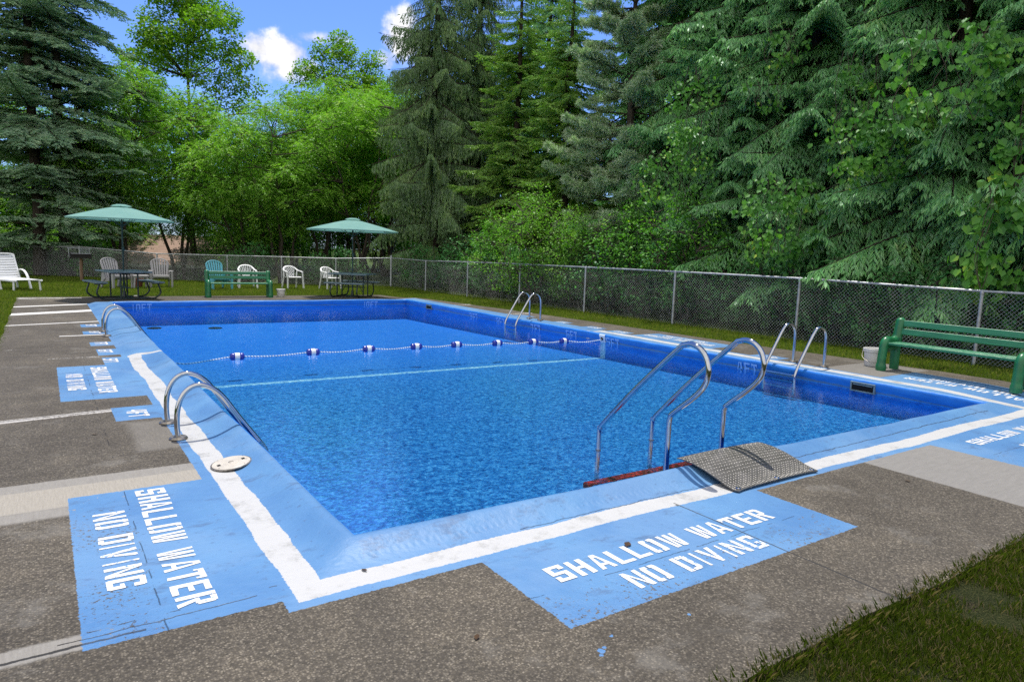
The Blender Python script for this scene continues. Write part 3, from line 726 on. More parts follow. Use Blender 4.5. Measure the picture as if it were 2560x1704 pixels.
# tread plate over the rim
t = thing('tread_plate', (3.02, 0, 0), 0, 'grey diamond tread plate bolted over the pool rim', 'plate')
pp = [(.105, .090), (.06, .096), (-.05, .092), (-.16, .074), (-.27, .045), (-.34, .024), (-.40, .012), (-.435, .009)]
def plate_pt(u, v):
    k = v*(len(pp)-1); i = min(int(k), len(pp)-2); f = k-i
    y = pp[i][0]+(pp[i+1][0]-pp[i][0])*f; z = pp[i][1]+(pp[i+1][1]-pp[i][1])*f
    x = (u-.5)*.95; cr = max(0, v-.93)/.07; x *= 1-.03*cr*cr
    return (x, y-.015*(abs(u-.5)*2)**8*cr, z+.008*math.sin(u*3.1))
b = MB(); b.sheet(plate_pt, 16, 28, .007); nf = len(b.f)
for i in range(34):
    for j in range(1, 22):
        u, v = (i+.5)/34, (j+.5)/22; p = Vector(plate_pt(u, v)); q = Vector(plate_pt(u, min(1, v+.02)))-p; q.normalize(); e = Vector((1, 0, 0)); nrm = e.cross(q)*-1
        if nrm.z < 0: nrm = -nrm
        d = (e+q*(1 if (i+j) % 2 else -1)).normalized(); s_ = d.cross(nrm)
        b.add([p+nrm*.0072-d*.0095, p+nrm*.0072+s_*.0040, p+nrm*.0072+d*.0095, p+nrm*.0072-s_*.0040, p+nrm*.0086-d*.007, p+nrm*.0086+d*.007], [(0, 1, 4), (1, 5, 4), (1, 2, 5), (2, 3, 5), (3, 4, 5), (3, 0, 4)])
pl = b.build('plate', PLATE, t, ang=40); pl.data.materials.append(simple('worn_tread', (.36, .345, .32), .4, .45))
for f in list(pl.data.polygons)[nf:]: f.material_index = 1
for x in (-.43, 0, .43):
    p = plate_pt(.5+x/.95, .93)
    MB().lathe([(.018, 0), (.019, .004), (.012, .010), (0, .011)], 12, (p[0], p[1], p[2]+.007)).build('bolt', CHROME, t)

# skimmer lid set in the deck
t = thing('deck_skimmer', (-.245, 1.69, .027), R(8), 'round cream skimmer lid set across the white line', 'skimmer cover')
MB().lathe([(0, .006), (.05, .0065), (.052, .0045), (.112, .006), (.122, .006), (.128, .002), (.128, -.004)], 40).build('lid', LIDM, t)
MB().lathe([(.130, -.006), (.136, -.006), (.136, .000), (.131, .001), (.130, -.006)], 40).build('rim', DULL, t)
for a in (0, math.pi): MB().box((.085*math.cos(a), .085*math.sin(a), .0062), (.022, .03, .002)).build('finger_hole', DARKH, t)
MB().tube([(.016*math.cos(k*.3), .016*math.sin(k*.3), .0075) for k in range(16)], .0016, 6).build('emblem', DULL, t)
for k in range(4): MB().lathe([(.004, .006), (.003, .008), (0, .008)], 8, (.118*math.cos(.5+k*1.57), .118*math.sin(.5+k*1.57), 0)).build('screw', DULL, t)

t.rotation_euler = (0, -.125, R(8))
# skimmer mouths in the pool wall
for y0, lab in ((1.455, 'dark skimmer mouth in the blue pool wall opposite the green fence bench'), (13.78, 'small dark skimmer mouth in the pool wall by the far corner')):
    t = thing('skimmer_mouth', (W, y0, -.035), 0, lab, 'skimmer')
    fm = simple('skimmer_frame', (.16, .24, .27), .5) if y0 < 5 else fm
    for c, d in (((0, 0, .055), (.05, .33, .02)), ((0, 0, -.055), (.05, .33, .02)), ((0, .155, 0), (.05, .02, .09)), ((0, -.155, 0), (.05, .02, .09))):
        MB().box((-.02+c[0], c[1], c[2]), d, bev=.003).build('frame', fm, t)
    MB().box((-.016, 0, 0), (.03, .29, .09)).build('opening', DARKH, t)
    MB().box((-.036, 0, .032), (.012, .26, .012)).build('weir', fm, t)

# ------------------------------------------------------------------ safety rope with floats
t = thing('safety_rope', (0, 0, 0), 0, 'white and blue safety rope with eight floats across the pool', 'rope')
FL = [(.98, 7.05), (2.10, 7.09), (3.02, 7.12), (3.86, 7.10), (4.62, 7.07), (5.42, 7.0), (6.16, 6.93), (6.80, 6.82)]
pts = [(.03, 6.92, -.075), (.3, 6.95, -.12), (.6, 7.0, -.1)]
for i, (x, y) in enumerate(FL):
    pts.append((x-.1, y, WATER+.014)); pts.append((x+.1, y-.01, WATER+.014))
    nx = FL[i+1] if i < 7 else (W-.06, 6.6)
    pts.append(((x+nx[0])/2, (y+nx[1])/2-.02, WATER-.004))
pts += [(W-.10, 6.59, -.055), (W-.035, 6.575, -.03)]
MB().tube(smooth_path(pts, 6), .0095, 8).build('rope', ROPE, t)
for i, (x, y) in enumerate(FL):
    f = thing('float', (x, y, WATER+.018), R(-4+i), None, None); f.parent = t
    def lay(pr): b = MB(); b.lathe(pr, 20); b.v = [(v[2], v[1], v[0]) for v in b.v]; return b
    for s in (-1, 1):
        lay([(.012, s*.098), (.036, s*.096), (.050, s*.084), (.054, s*.066), (.054, s*.035), (.052, s*.032)]).build('float_shell', FLOATB, f)
    lay([(.0545, -.033), (.0555, -.03), (.0555, .03), (.0545, .033)]).build('float_band', FLOATW, f)
MB().tube([(W-.03, 6.575, -.03), (W-.05, 6.575, -.03)], .03, 12).build('wall_anchor', DARKH, t)

# drains and a few sunk leaves
for x, y in ((.80, 14.55), (2.05, 14.15)):
    tag(MB().lathe([(.16, -.004), (.15, .012), (.11, .02), (0, .02)], 20, (x, y, zf(y)+.004)).build('floor_drain', DARKH), 'dark round drain cover on the deep pool floor near the '+('corner' if x < 1.5 else 'middle'), 'drain', 'drains in the pool floor')

# ------------------------------------------------------------------ benches
def bench(loc, rz, label, ln=1.66):
    t = thing('park_bench', loc, rz, label, 'bench', 'green benches by the pool')
    for s in (-1, 1):
        x = s*ln/2; e = MB()
        # front leg rising, rolling over into the seat arm and into the back post
        fr = smooth_path([(x, -.36, 0), (x, -.365, .10), (x, -.355, .22), (x, -.345, .32), (x, -.33, .39), (x, -.285, .43), (x, -.21, .425), (x, -.12, .415), (x, -.06, .43), (x, -.03, .46)], 4)
        e.tube(fr, [.072 if p.z < .08 else .062 for p in fr], 14, flat=(.95, 1))
        bk = smooth_path([(x, -.005, 0), (x, -.01, .2), (x, -.01, .36), (x, .005, .48), (x, .035, .62), (x, .055, .70), (x, .06, .735), (x, .06, .752)], 4)
        e.tube(bk, [.064 if p.z < .70 else max(.018, .064*math.sqrt(max(.03, 1-((p.z-.70)/.056)**2))) for p in bk], 14, flat=(1, .92))
        e.tube([(x, -.33, .33), (x, -.03, .33)], .052, 12)
        e.build('end_frame', GREENP, t, ang=60)
    Lx = ln-.02
    for z, y, a in ((.675, .045, -.2), (.555, .015, -.2)):
        MB().box((0, y, z), (Lx, .036, .088), Matrix.Rotation(a, 3, 'X'), .006).build('back_slat', GREENS, t)
    for y in (-.305, -.225, -.145, -.065):
        MB().box((0, y, .392), (Lx, .062, .036), bev=.005).build('seat_slat', GREENS, t)
    return t
bench((3.36, 17.62, 0), R(-4), 'green slatted bench between the two umbrella tables')
bench((9.03, .98, .058), R(-91), 'green slatted bench at the chain link fence, its shadow on the blue paint', 1.70)

def bucket(loc, rz, s, label):
    t = thing('bucket', loc, rz, label, 'bucket', 'white plastic buckets')
    MB().lathe([(0, .004), (.115*s, 0), (.12*s, .01), (.14*s, .25*s), (.138*s, .255*s), (.132*s, .25*s), (.112*s, .02), (0, .02)], 28).build('body', BUCKET, t)
    MB().lathe([(.139*s, .215*s), (.152*s, .215*s), (.152*s, .262*s), (.143*s, .266*s), (.136*s, .258*s), (.139*s, .215*s)], 28).build('rim', BUCKET, t)
    MB().tube(smooth_path([(-.155*s, 0, .21*s), (-.152*s, -.09*s, .13*s), (-.06*s, -.165*s, .075*s), (.06*s, -.165*s, .075*s), (.152*s, -.09*s, .13*s), (.155*s, 0, .21*s)], 5), .0035, 6).build('handle', DULL, t)
bucket((9.0, 2.12, .058), R(-60), 1.0, 'white bucket beside the green bench at the fence')
bucket((4.52, 17.45, 0), R(20), .86, 'white bucket beside the green bench on the far deck')

# ------------------------------------------------------------------ picnic tables and umbrellas
def picnic(loc, rz, label):
    t = thing('picnic_table', loc, rz, label, 'table', 'picnic tables under umbrellas')
    top = MB()
    for i in range(5): top.box((-.40+.2*i, 0, .705), (.194, 1.22, .04), bev=.008)
    top.build('table_top', SLATE, t)
    for s in (-1, 1):
        b = MB()
        for i in range(2): b.box((s*(.60+.135*i), 0, .44), (.13, 1.22, .04), bev=.008)
        b.build('bench_seat', SLATE, t)
    for y in (-.42, .42):
        f = MB()
        for s in (-1, 1):
            f.tube(smooth_path([(s*.12, y, .022), (s*.52, y, .022), (s*.64, y, .05), (s*.735, y, .14), (s*.745, y, .23), (s*.71, y, .33), (s*.69, y, .418)], 5), .021, 10)
            f.tube([(s*.2, y, .02), (s*.2, y, .685)], .021, 10)
            f.tube([(s*.54, y, .41), (s*.80, y, .41)], .017, 8)
        f.tube([(-.45, y, .675), (.45, y, .675)], .018, 8); f.tube([(-.5, y, .022), (.5, y, .022)], .02, 10)
        f.build('leg_frame', FRAME, t)
    b = MB(); b.tube([(0, -.42, .30), (0, .42, .30)], .014, 8); b.tube([(-.19, -.42, .12), (0, -.05, .66)], .009, 6); b.tube([(.19, .42, .12), (0, .05, .66)], .009, 6); b.build('brace', FRAME, t)
    MB().lathe([(.03, 0), (.2, 0), (.2, .03), (.05, .05), (.03, .2), (.024, .2)], 24).build('umbrella_base', FRAME, t)
    return t
def umbrella(loc, rz, label, rad, tilt=(0, 0)):
    t = thing('patio_umbrella', loc, rz, label, 'umbrella', 'aqua umbrellas over the picnic tables')
    MB().tube([(0, 0, .06), (0, 0, 2.33)], .0195, 12).build('pole', POLEM, t)
    def rim_z(f, k): return 2.37-.33*f**1.18
    N = 8; b = MB(); nr = 8; ns = N*6; V = []; F = []
    for i in range(nr+1):
        f = .06+.94*i/nr
        for j in range(ns):
            a = 2*math.pi*j/ns; k = (j % 6)/6; sag = math.sin(math.pi*k)
            rr = rad*f*math.cos(math.pi/N)/math.cos((k-.5)*2*math.pi/N)*(1-.03*sag*f)
            V.append((rr*math.cos(a), rr*math.sin(a), rim_z(f, k)+.018*sag*f*(1-f)*3 - .0*sag+tilt[0]*rr*math.cos(a)+tilt[1]*rr*math.sin(a)))
    F = [(i*ns+j, i*ns+(j+1) % ns, i*ns+ns+(j+1) % ns, i*ns+ns+j) for i in range(nr) for j in range(ns)]
    o = len(V)                                            # short hem turned down all round
    V += [(x*1.002, y*1.002, z-.035) for x, y, z in V[nr*ns:]]; F += [(nr*ns+j, nr*ns+(j+1) % ns, o+(j+1) % ns, o+j) for j in range(ns)]
    b.add(V, F); b.build('canopy', CLOTH, t, ang=12)
    b = MB(); V = []
    for f, z in ((0.02, 2.415), (.10, 2.412), (.2, 2.385), (.235, 2.352)):
        for j in range(32): a = 2*math.pi*j/32; V.append((f*math.cos(a), f*math.sin(a), z+(.016*abs(math.sin(a*4)) if f > .2 else 0)))
    b.add(V, [(i*32+j, i*32+(j+1) % 32, i*32+32+(j+1) % 32, i*32+32+j) for i in range(3) for j in range(32)]); b.build('vent', CLOTH, t)
    MB().lathe([(0, 2.43), (.02, 2.425), (.02, 2.40), (.012, 2.32), (.04, 2.31), (.04, 2.27), (.02, 2.26)], 14).build('hub', POLEM, t)
    MB().lathe([(.02, 1.83), (.04, 1.84), (.04, 1.89), (.02, 1.90)], 14).build('runner', POLEM, t)
    for k in range(N):
        a = 2*math.pi*k/N; c, s_ = math.cos(a), math.sin(a); zt = lambda f: rim_z(f, 0)+rad*f*(tilt[0]*c+tilt[1]*s_)-.012
        b = MB(); b.tube([(rad*f*c, rad*f*s_, zt(f)) for f in (.03, .3, .6, .99)], .0085, 6); b.tube([(.03*c, .03*s_, 1.87), (rad*.5*c, rad*.5*s_, zt(.5))], .007, 6); b.build('rib', POLEM, t)
    b = MB(); b.box((0, -.03, 1.28), (.06, .07, .12), bev=.01); b.tube([(0, -.06, 1.28), (.0, -.10, 1.28), (.05, -.10, 1.25)], .008, 6); b.build('crank', POLEM, t)
    return t
picnic((.44, 17.22, 0), R(12), 'slate picnic table in front of the two taupe chairs')
umbrella((.44, 17.22, 0), R(4), 'aqua umbrella standing before the twin trunked spruce', 1.24, (-.004, .0))
picnic((6.66, 17.25, 0), R(48), 'slate picnic table turned cornerwise near the fence corner')
umbrella((6.66, 17.25, 0), R(20), 'aqua umbrella near the corner of the fence', 1.38, (-.004, 0))

# ------------------------------------------------------------------ chairs on the lawn
GZ = -.03
def adirondack(loc, rz, mat, label):
    t = thing('adirondack_chair', loc, rz, label, 'chair', 'slatted garden chairs on the lawn')
    bk = MB(); n = 7; lean = .38
    fan = lambda u, s: Vector((u*(.21+.075*s), .16+s*.62*lean, .30+s*.645))
    for i in range(n):
        u0, u1 = -1+2*i/n+.055, -1+2*(i+1)/n-.055
        top = lambda u: .70+.30*math.sqrt(max(0, 1-u*u*.95))
        bk.sheet(lambda a, c, u0=u0, u1=u1: fan(u0+(u1-u0)*a, c*top(u0+(u1-u0)*a)), 3, 8, .02)
    bk.build('backrest', mat, t)
    rimp = [fan(u, .70+.30*math.sqrt(max(0, 1-u*u*.95)))+Vector((0, .01, .0)) for u in np.linspace(-1, 1, 25)]
    rimp = [fan(-1, .12)+Vector((0, .01, 0))]+rimp+[fan(1, .12)+Vector((0, .01, 0))]
    MB().tube(rimp, .016, 8).build('back_rim', mat, t)
    st = MB()
    for i in range(6):
        y = .17-.092*i; z = .27+.028*i-(.03 if i == 5 else 0)*0
        st.box((0, y, z), (.47, .078, .022), Matrix.Rotation(-.28, 3, 'X'), .005)
    st.box((0, -.335, .375), (.50, .03, .07), bev=.008); st.build('seat', mat, t)
    for s in (-1, 1):
        a = MB(); a.prism([(-.36, .055), (-.40, .03), (-.40, -.05), (-.36, -.075), (.02, -.06), (.20, -.02), (.20, .035)], lambda p, q, d, s=s: (s*(.315+q), p, .535+d), .024); a.build('armrest', mat, t)
        f = MB(); f.prism([(-.385, 0), (-.32, 0), (-.285, .535), (-.40, .535)], lambda p, q, d, s=s: (s*.285+s*d, p, q), .055); f.build('leg', mat, t)
        f = MB(); f.prism([(.30, 0), (.36, 0), (.26, .535), (.15, .535), (.10, .30), (.18, .26)], lambda p, q, d, s=s: (s*.25+s*d, p, q), .04); f.build('leg', mat, t)
        f = MB(); f.prism([(-.34, .30), (-.34, .385), (.22, .25), (.24, .18)], lambda p, q, d, s=s: (s*.238+s*d, p, q), .02); f.build('side_rail', mat, t)
    return t
adirondack((.62, 21.98, GZ), R(28), TAUPE, 'taupe slatted chair turned towards the little side table')
adirondack((1.95, 22.38, GZ), R(-3), TAUPE, 'taupe slatted chair facing the pool squarely before the house')
adirondack((3.55, 21.35, GZ), R(10), TURQ, 'turquoise slatted chair behind the green bench')

t = thing('side_table', (1.28, 21.78, GZ), R(5), 'small taupe side table between the two taupe chairs', 'table')
MB().box((0, 0, .415), (.46, .42, .03), bev=.01).build('table_top', TAUPE, t)
MB().box((0, 0, .375), (.40, .36, .05), bev=.008).build('apron', TAUPE, t)
for a in (-1, 1):
    for c in (-1, 1): MB().tube([(a*.21, c*.19, 0), (a*.175, c*.155, .39)], [.022, .03], 8).build('leg', TAUPE, t)
b = thing('flower_pot', (1.30, 22.35, GZ), 0, 'rusty red pot standing on the grass behind the side table', 'pot')
MB().lathe([(0, 0), (.09, 0), (.13, .24), (.145, .24), (.145, .29), (.125, .29), (.12, .2), (0, .2)], 20).build('pot', simple('rust_clay', (.22, .07, .045), .8, bump=.2), b)

def resin_chair(loc, rz, style, label):
    t = thing('plastic_chair', loc, rz, label, 'chair', 'white plastic armchairs on the lawn')
    MB().sheet(lambda u, v: ((u-.5)*(.42+.05*v), -.23+.44*(1-v)-.0, .405+.02*v-.03*math.sin(math.pi*u)*math.sin(math.pi*v)-.05*max(0, v-.9)*5), 8, 8, .018).build('seat', WHITEP, t)
    B = lambda u, z: Vector((u, .20+(z-.4)*.32-.02*math.cos(u*3), z))
    loop = [(-.275, -.20, .60), (-.285, -.05, .625), (-.275, .12, .64), (-.245, .22, .68), (-.20, .285, .735), (-.12, .32, .775), (0, .33, .79), (.12, .32, .775), (.20, .285, .735), (.245, .22, .68), (.275, .12, .64), (.285, -.05, .625), (.275, -.20, .60)]
    MB().tube(smooth_path(loop, 4), .027, 10, flat=(1.15, .6)).build('arm_rail', WHITEP, t, ang=70)
    bk = MB()
    if style == 'lattice':
        for k in range(-3, 4):
            for sg in (-1, 1):
                P = []
                for j in range(13):
                    f = j/12; z = .42+.34*f; u = sg*(f-.5)*.34+k*.088; wl = .115+.06*f
                    if abs(u) < wl: P.append(B(u, z)+Vector((0, .0, 0)))
                if len(P) > 2: bk.tube(P, .011, 6)
        for sg in (-1, 1): bk.tube([B(sg*(.12+.065*f), .41+.35*f) for f in (0, .5, 1)], .014, 6)
    else:
        n = 7 if style == 'fan' else 6
        for i in range(n):
            u = (i-(n-1)/2)/((n-1)/2); sp = (.10, .19) if style == 'fan' else (.15, .165)
            bk.tube([B(u*(sp[0]+(sp[1]-sp[0])*f), .41+(.36-.05*u*u)*f) for f in (0, .5, 1)], .019 if style != 'fan' else .015, 6, flat=(1, .5))
    bk.build('backrest', WHITEP, t, ang=70)
    for s in (-1, 1):
        MB().tube([(s*.30, -.25, 0), (s*.285, -.225, .3), (s*.278, -.20, .60)], [.03, .028, .024], 8, flat=(1.1, .6)).build('leg', WHITEP, t)
        MB().tube([(s*.27, .30, 0), (s*.24, .22, .39), (s*.255, .20, .66)], [.026, .027, .022], 8, flat=(1.1, .6)).build('leg', WHITEP, t)
    return t
resin_chair((4.62, 21.95, GZ), R(-4), 'fan', 'white plastic armchair with a fan back behind the green bench')
resin_chair((6.12, 21.65, GZ), R(8), 'lattice', 'white plastic armchair with a lattice back standing alone')
resin_chair((7.36, 21.25, GZ), R(16), 'slat', 'white plastic armchair with straight slats behind the cornerwise picnic table')

# sun lounger at the edge of the picture
t = thing('sun_lounger', (-2.12, 21.6, GZ), R(24), 'white slatted sun lounger with its back raised on the lawn', 'sun lounger')
bk = MB()
for i in range(9):
    f0, f1 = i/9+.012, (i+1)/9-.012
    bk.sheet(lambda u, v, f0=f0, f1=f1: ((u-.5)*.64, .14+.30*(f0+(f1-f0)*v), .33+.66*(f0+(f1-f0)*v)-.012*math.cos(math.pi*(u-.5))), 6, 1, .02)
bk.build('backrest', WHITEP, t)
b = MB()
for s in (-1, 1): b.tube([(s*.335, .12, .30), (s*.33, .30, .66), (s*.325, .445, .995)], .024, 8, flat=(1, .7))
b.tube(smooth_path([(-.325, .445, .99), (-.2, .455, 1.01), (0, .458, 1.012), (.2, .455, 1.01), (.325, .445, .99)], 4), .022, 8); b.build('back_frame', WHITEP, t)
st = MB()
for i in range(12): st.box((0, .10-.105*i, .315), (.62, .085, .02), bev=.005)
st.build('seat', WHITEP, t)
for s in (-1, 1):
    MB().tube(smooth_path([(s*.335, .16, .29), (s*.335, -.6, .285), (s*.335, -1.12, .29), (s*.33, -1.2, .31)], 4), .026, 8, flat=(.8, 1.1)).build('side_rail', WHITEP, t)
    MB().tube(smooth_path([(s*.36, .30, .52), (s*.375, .15, .565), (s*.38, -.05, .53), (s*.38, -.22, .40), (s*.38, -.33, .2), (s*.38, -.42, 0)], 5), .03, 10, flat=(1.2, .6)).build('armrest', WHITEP, t)
    for y in (.32, -1.08): MB().tube([(s*.34, y, 0), (s*.325, y+.02, .29)], [.03, .026], 8).build('leg', WHITEP, t)

# park grill
gx, gy = -.15, 25.9; gzz = float(gz(gx, gy))
t = thing('park_grill', (gx, gy, gzz), R(4), 'black charcoal grill on a post by the back fence', 'grill')
MB().tube([(0, 0, 0), (0, 0, .82)], .055, 12).build('post', WOODP, t)
b = MB()
for c, d in (((0, .19, .91), (.62, .012, .16)), ((0, -.19, .90), (.62, .012, .14)), ((.31, 0, .91), (.012, .38, .16)), ((-.31, 0, .91), (.012, .38, .16)), ((0, 0, .835), (.63, .39, .012))): b.box(c, d)
b.build('firebox', BLACKM, t)
b = MB()
for i in range(13): x = -.28+.045*i; b.tube([(x, -.21, .985), (x, .19, .985)], .006, 6)
b.tube([(-.3, -.18, .985), (.3, -.18, .985)], .007, 6); b.tube([(-.3, .16, .985), (.3, .16, .985)], .007, 6); b.build('grate', STEEL, t)
b = MB(); b.tube([(-.34, .2, .84), (-.345, .2, 1.17)], .01, 6); b.tube([(.30, .2, .84), (.30, .2, 1.17)], .01, 6); b.tube([(-.40, .2, 1.17), (.36, .2, 1.17)], .01, 6)
for i in range(10): b.tube([(.0+.03*i, .2, .99), (.0+.03*i, .2, 1.15)], .005, 5)
b.build('grate_rack', STEEL, t)

# ------------------------------------------------------------------ chain link fences
def hit(u, v, P0, d):
    r = ray(u, v); A = np.array([[r[0], -d[0]], [r[1], -d[1]]]); s, q = np.linalg.solve(A, np.array(P0)-CAM[:2])
    return CAM+r*s
WIRE = simple('chain_link_wire', (.44, .46, .46), .5, .4, .5, .3, 3)
def chain_panel(p, q, z0p, z1p, z0q, z1q, r=.0021, pitch=.066):
    """woven mesh between two posts, each wire a thin three-sided rod"""
    p = Vector((*p, 0)); q = Vector((*q, 0)); Lx = (q-p).length; e = (q-p)/Lx; nrm = Vector((-e.y, e.x, 0)); V = []; F = []
    H = 1.0
    for sgn in (1, -1):
        k = -int(1.4/pitch)-1
        while k*pitch < Lx+1.4:
            s0 = k*pitch; hh = 1.25*(Lx*0+1)
            a0 = s0; a1 = s0+sgn*hh*.92; t0, t1 = 0., 1.
            lo, hi = (a0, a1) if sgn > 0 else (a1, a0)
            if hi > 0 and lo < Lx:
                cl = lambda val: (val-a0)/(a1-a0)
                if sgn > 0: t0 = max(0, cl(0)); t1 = min(1, cl(Lx))
                else: t0 = max(0, cl(Lx)); t1 = min(1, cl(0))
                if t1 > t0+.01:
                    ends = []
                    for tt in (t0, t1):
                        s = a0+(a1-a0)*tt; f = min(1, max(0, s/Lx)); zb = z0p+(z0q-z0p)*f; zt = z1p+(z1q-z1p)*f
                        ends.append(p+e*s+Vector((0, 0, zb+(zt-zb)*tt))+nrm*(.0025*sgn))
                    d = (ends[1]-ends[0]).normalized(); x = d.cross(nrm).normalized(); b0 = len(V)
                    for en in ends:
                        for ang in (0, 2.094, 4.189): V.append(en+x*math.cos(ang)*r+nrm*math.sin(ang)*r)
                    F += [(b0+i, b0+(i+1) % 3, b0+3+(i+1) % 3, b0+3+i) for i in range(3)]
            k += 1
    return MB().add(V, F)
def fence(posts, label, ph, cap_first=True):
    """posts: (x, y, z_base, z_top)"""
    t = thing('chain_link_fence', (posts[0][0], posts[0][1], 0), 0, label, 'fence', 'chain link fences around the lawn')
    o = Vector((posts[0][0], posts[0][1], 0)); rel = lambda x, y, z: Vector((x, y, z))-o
    for i, (x, y, z0, z1) in enumerate(posts):
        if i == 0 and not cap_first: continue
        big = i == 0; r = .040 if big else .028
        b = MB(); b.tube([rel(x, y, z0-.1), rel(x, y, z1+(.07 if big else -.02))], r, 12)
        b.lathe([(r+.004, -.05), (r+.006, -.045), (r+.006, -.02), (r*.8, .0), (r*.6, .02), (0, .03)] if not big else [(r+.003, .05), (r+.005, .06), (r*.8, .09), (0, .11)], 12, rel(x, y, z1))
        b.build('post', STEEL, t)
        for f in (.25, .5, .75):
            zz = z0+(z1-z0)*f; MB().tube([rel(x, y, zz), rel(x, y, zz+.006)], r+.004, 10).build('tie', STEEL, t)
    b = MB(); b.tube([rel(x, y, z1) for x, y, z0, z1 in posts], .0215, 10)
    for (x, y, z0, z1), (x2, y2, z02, z12) in zip(posts, posts[1:]):
        f = .5; b.tube([rel(x+(x2-x)*.3, y+(y2-y)*.3, z1+(z12-z1)*.3), rel(x+(x2-x)*.36, y+(y2-y)*.36, z1+(z12-z1)*.36)], .0245, 10)
    b.build('top_rail', STEEL, t)
    for (x, y, z0, z1), (x2, y2, z02, z12) in zip(posts, posts[1:]):
        m_ = chain_panel((x, y), (x2, y2), z0+.03, z1-.005, z02+.03, z12-.005, r=ph); m_.v = [tuple(Vector(v)-o) for v in m_.v]; m_.build('mesh_panel', WIRE, t, smooth=False)
    return t
SP = []
for u, v in ((978, 645), (1065, 652), (1170, 655), (1301, 660), (1465, 668), (1689, 679), (2000.6, 696), (2456, 728)):
    P = hit(u, v, (9.95, 21.6), (.055, -1.)); SP.append((P[0], P[1], .02, P[2]))
for k in range(1, 4): SP.append((SP[7][0]+.15*k, SP[7][1]-2.75*k, .02, SP[7][3]))
fence(SP, 'long chain link fence beside the pool, dark conifers behind it', .0021)
FP = [SP[0]]
for u, v in ((840, 646), (704, 642), (568, 638.5), (392, 634), (198, 616.5), (2, 616)):
    P = hit(u, v, (9.95, 21.6), (-.826, .563)); FP.append((P[0], P[1], float(gz(P[0], P[1]))+.02, P[2]))
d = Vector(FP[-1][:2])-Vector(FP[-2][:2])
for k in range(1, 4): FP.append((FP[6][0]+d.x*k, FP[6][1]+d.y*k, FP[6][2], FP[6][3]))
fence(FP, 'chain link fence behind the lawn chairs and grill', .0021, False)

# ------------------------------------------------------------------ house beyond the back fence
def siding():
    mt, t = material('white_painted_block'); br = t.new('ShaderNodeTexBrick'); t.put(br.inputs['Vector'], t.comb(t.sep(t.obj())[0], t.sep(t.obj())[2], 0.))
    br.inputs['Scale'].default_value = 1; br.inputs['Brick Width'].default_value = .4; br.inputs['Row Height'].default_value = .12; br.inputs['Mortar Size'].default_value = .02
    br.inputs[1].default_value = (.62, .60, .56, 1); br.inputs[2].default_value = (.52, .50, .47, 1); br.inputs[3].default_value = (.22, .21, .20, 1)
    return finish(mt, t, pbr(t, br.outputs[0], .8, 0, .2, t.bump(br.outputs[1], -.5, .02)))
SHINGLE = simple('brown_shingles', (.36, .25, .20), .9, 0, .1, .3, 3, .6, 12, aniso=(1, 4, 4))
hx, hy = at(455, 42.5); hz = float(gz(hx, hy))
t = thing('house', (hx, hy, hz), R(-14), 'low white block house with a brown shingle roof beyond the back fence', 'house')
MB().box((0, 3.5, 1.0), (7.6, 7, 2.3)).build('wall', siding(), t, smooth=False)
b = MB(); b.prism([(-.5, 2.12), (3.5, 3.75), (7.5, 2.12), (7.5, 2.0), (-.5, 2.0)], lambda p, q, dd: (-4.1+dd, p, q), 8.2); b.build('roof', SHINGLE, t, smooth=False)
TRIM = simple('white_trim', (.7, .7, .68), .6)
MB().box((0, -.53, 2.05), (8.3, .05, .16)).build('gutter', TRIM, t)
GLASS = simple('dark_window_glass', (.02, .025, .03), .08, 0, .6, .2)
for x in (-2.6, .95, 2.9):
    w = MB().box((x, -.02, 1.25), (1.05, .08, 1.25)).build('window', TRIM, t); g = MB().box((x, -.065, 1.25), (.9, .02, 1.1)).build('pane', GLASS, w)
dn = MB().box((-1.6, -.03, .95), (.95, .06, 2.0)).build('door', TRIM, t)
MB().tube([(-1.27, -.08, .95), (-1.27, -.11, .95)], .03, 8).build('handle', DULL, dn)

# a few dead leaves blown onto the deck
DEAD = simple('dead_leaf', (.07, .04, .02), .8, 0, .2, .4, 20)
for x, y, z, a, s, lab in ((1.30, -.69, .004, .6, .035, 'curled dead leaf on the painted letters nearest the tread plate'), (-.05, -.27, .006, 2.0, .018, 'dry leaf scrap caught at the inner corner of the white line'),
                           (.12, -1.05, .004, 4.0, .02, 'brown leaf lying on the bare concrete between the two painted panels'), (3.9, -.9, .004, 1.2, .022, 'brown leaf lying on the bare concrete by the smooth grey slab'),
                           (-1.0, 3.0, .004, 2.6, .022, 'brown leaf lying on the deck beside the low ladder')):
    b = MB(); b.sheet(lambda u, v: ((u-.5)*s*2, (v-.5)*s*1.1*math.sin(math.pi*min(.97, max(.05, u))), s*.10*abs(v-.5)*2*math.sin(u*3)+.03*s*math.sin(u*7)+.003), 8, 4)
    o_ = b.build('fallen_leaf', DEAD); o_.location = (x, y, z); o_.rotation_euler = (.1, .05, a); tag(o_, lab, 'leaf', 'fallen leaves on the deck')
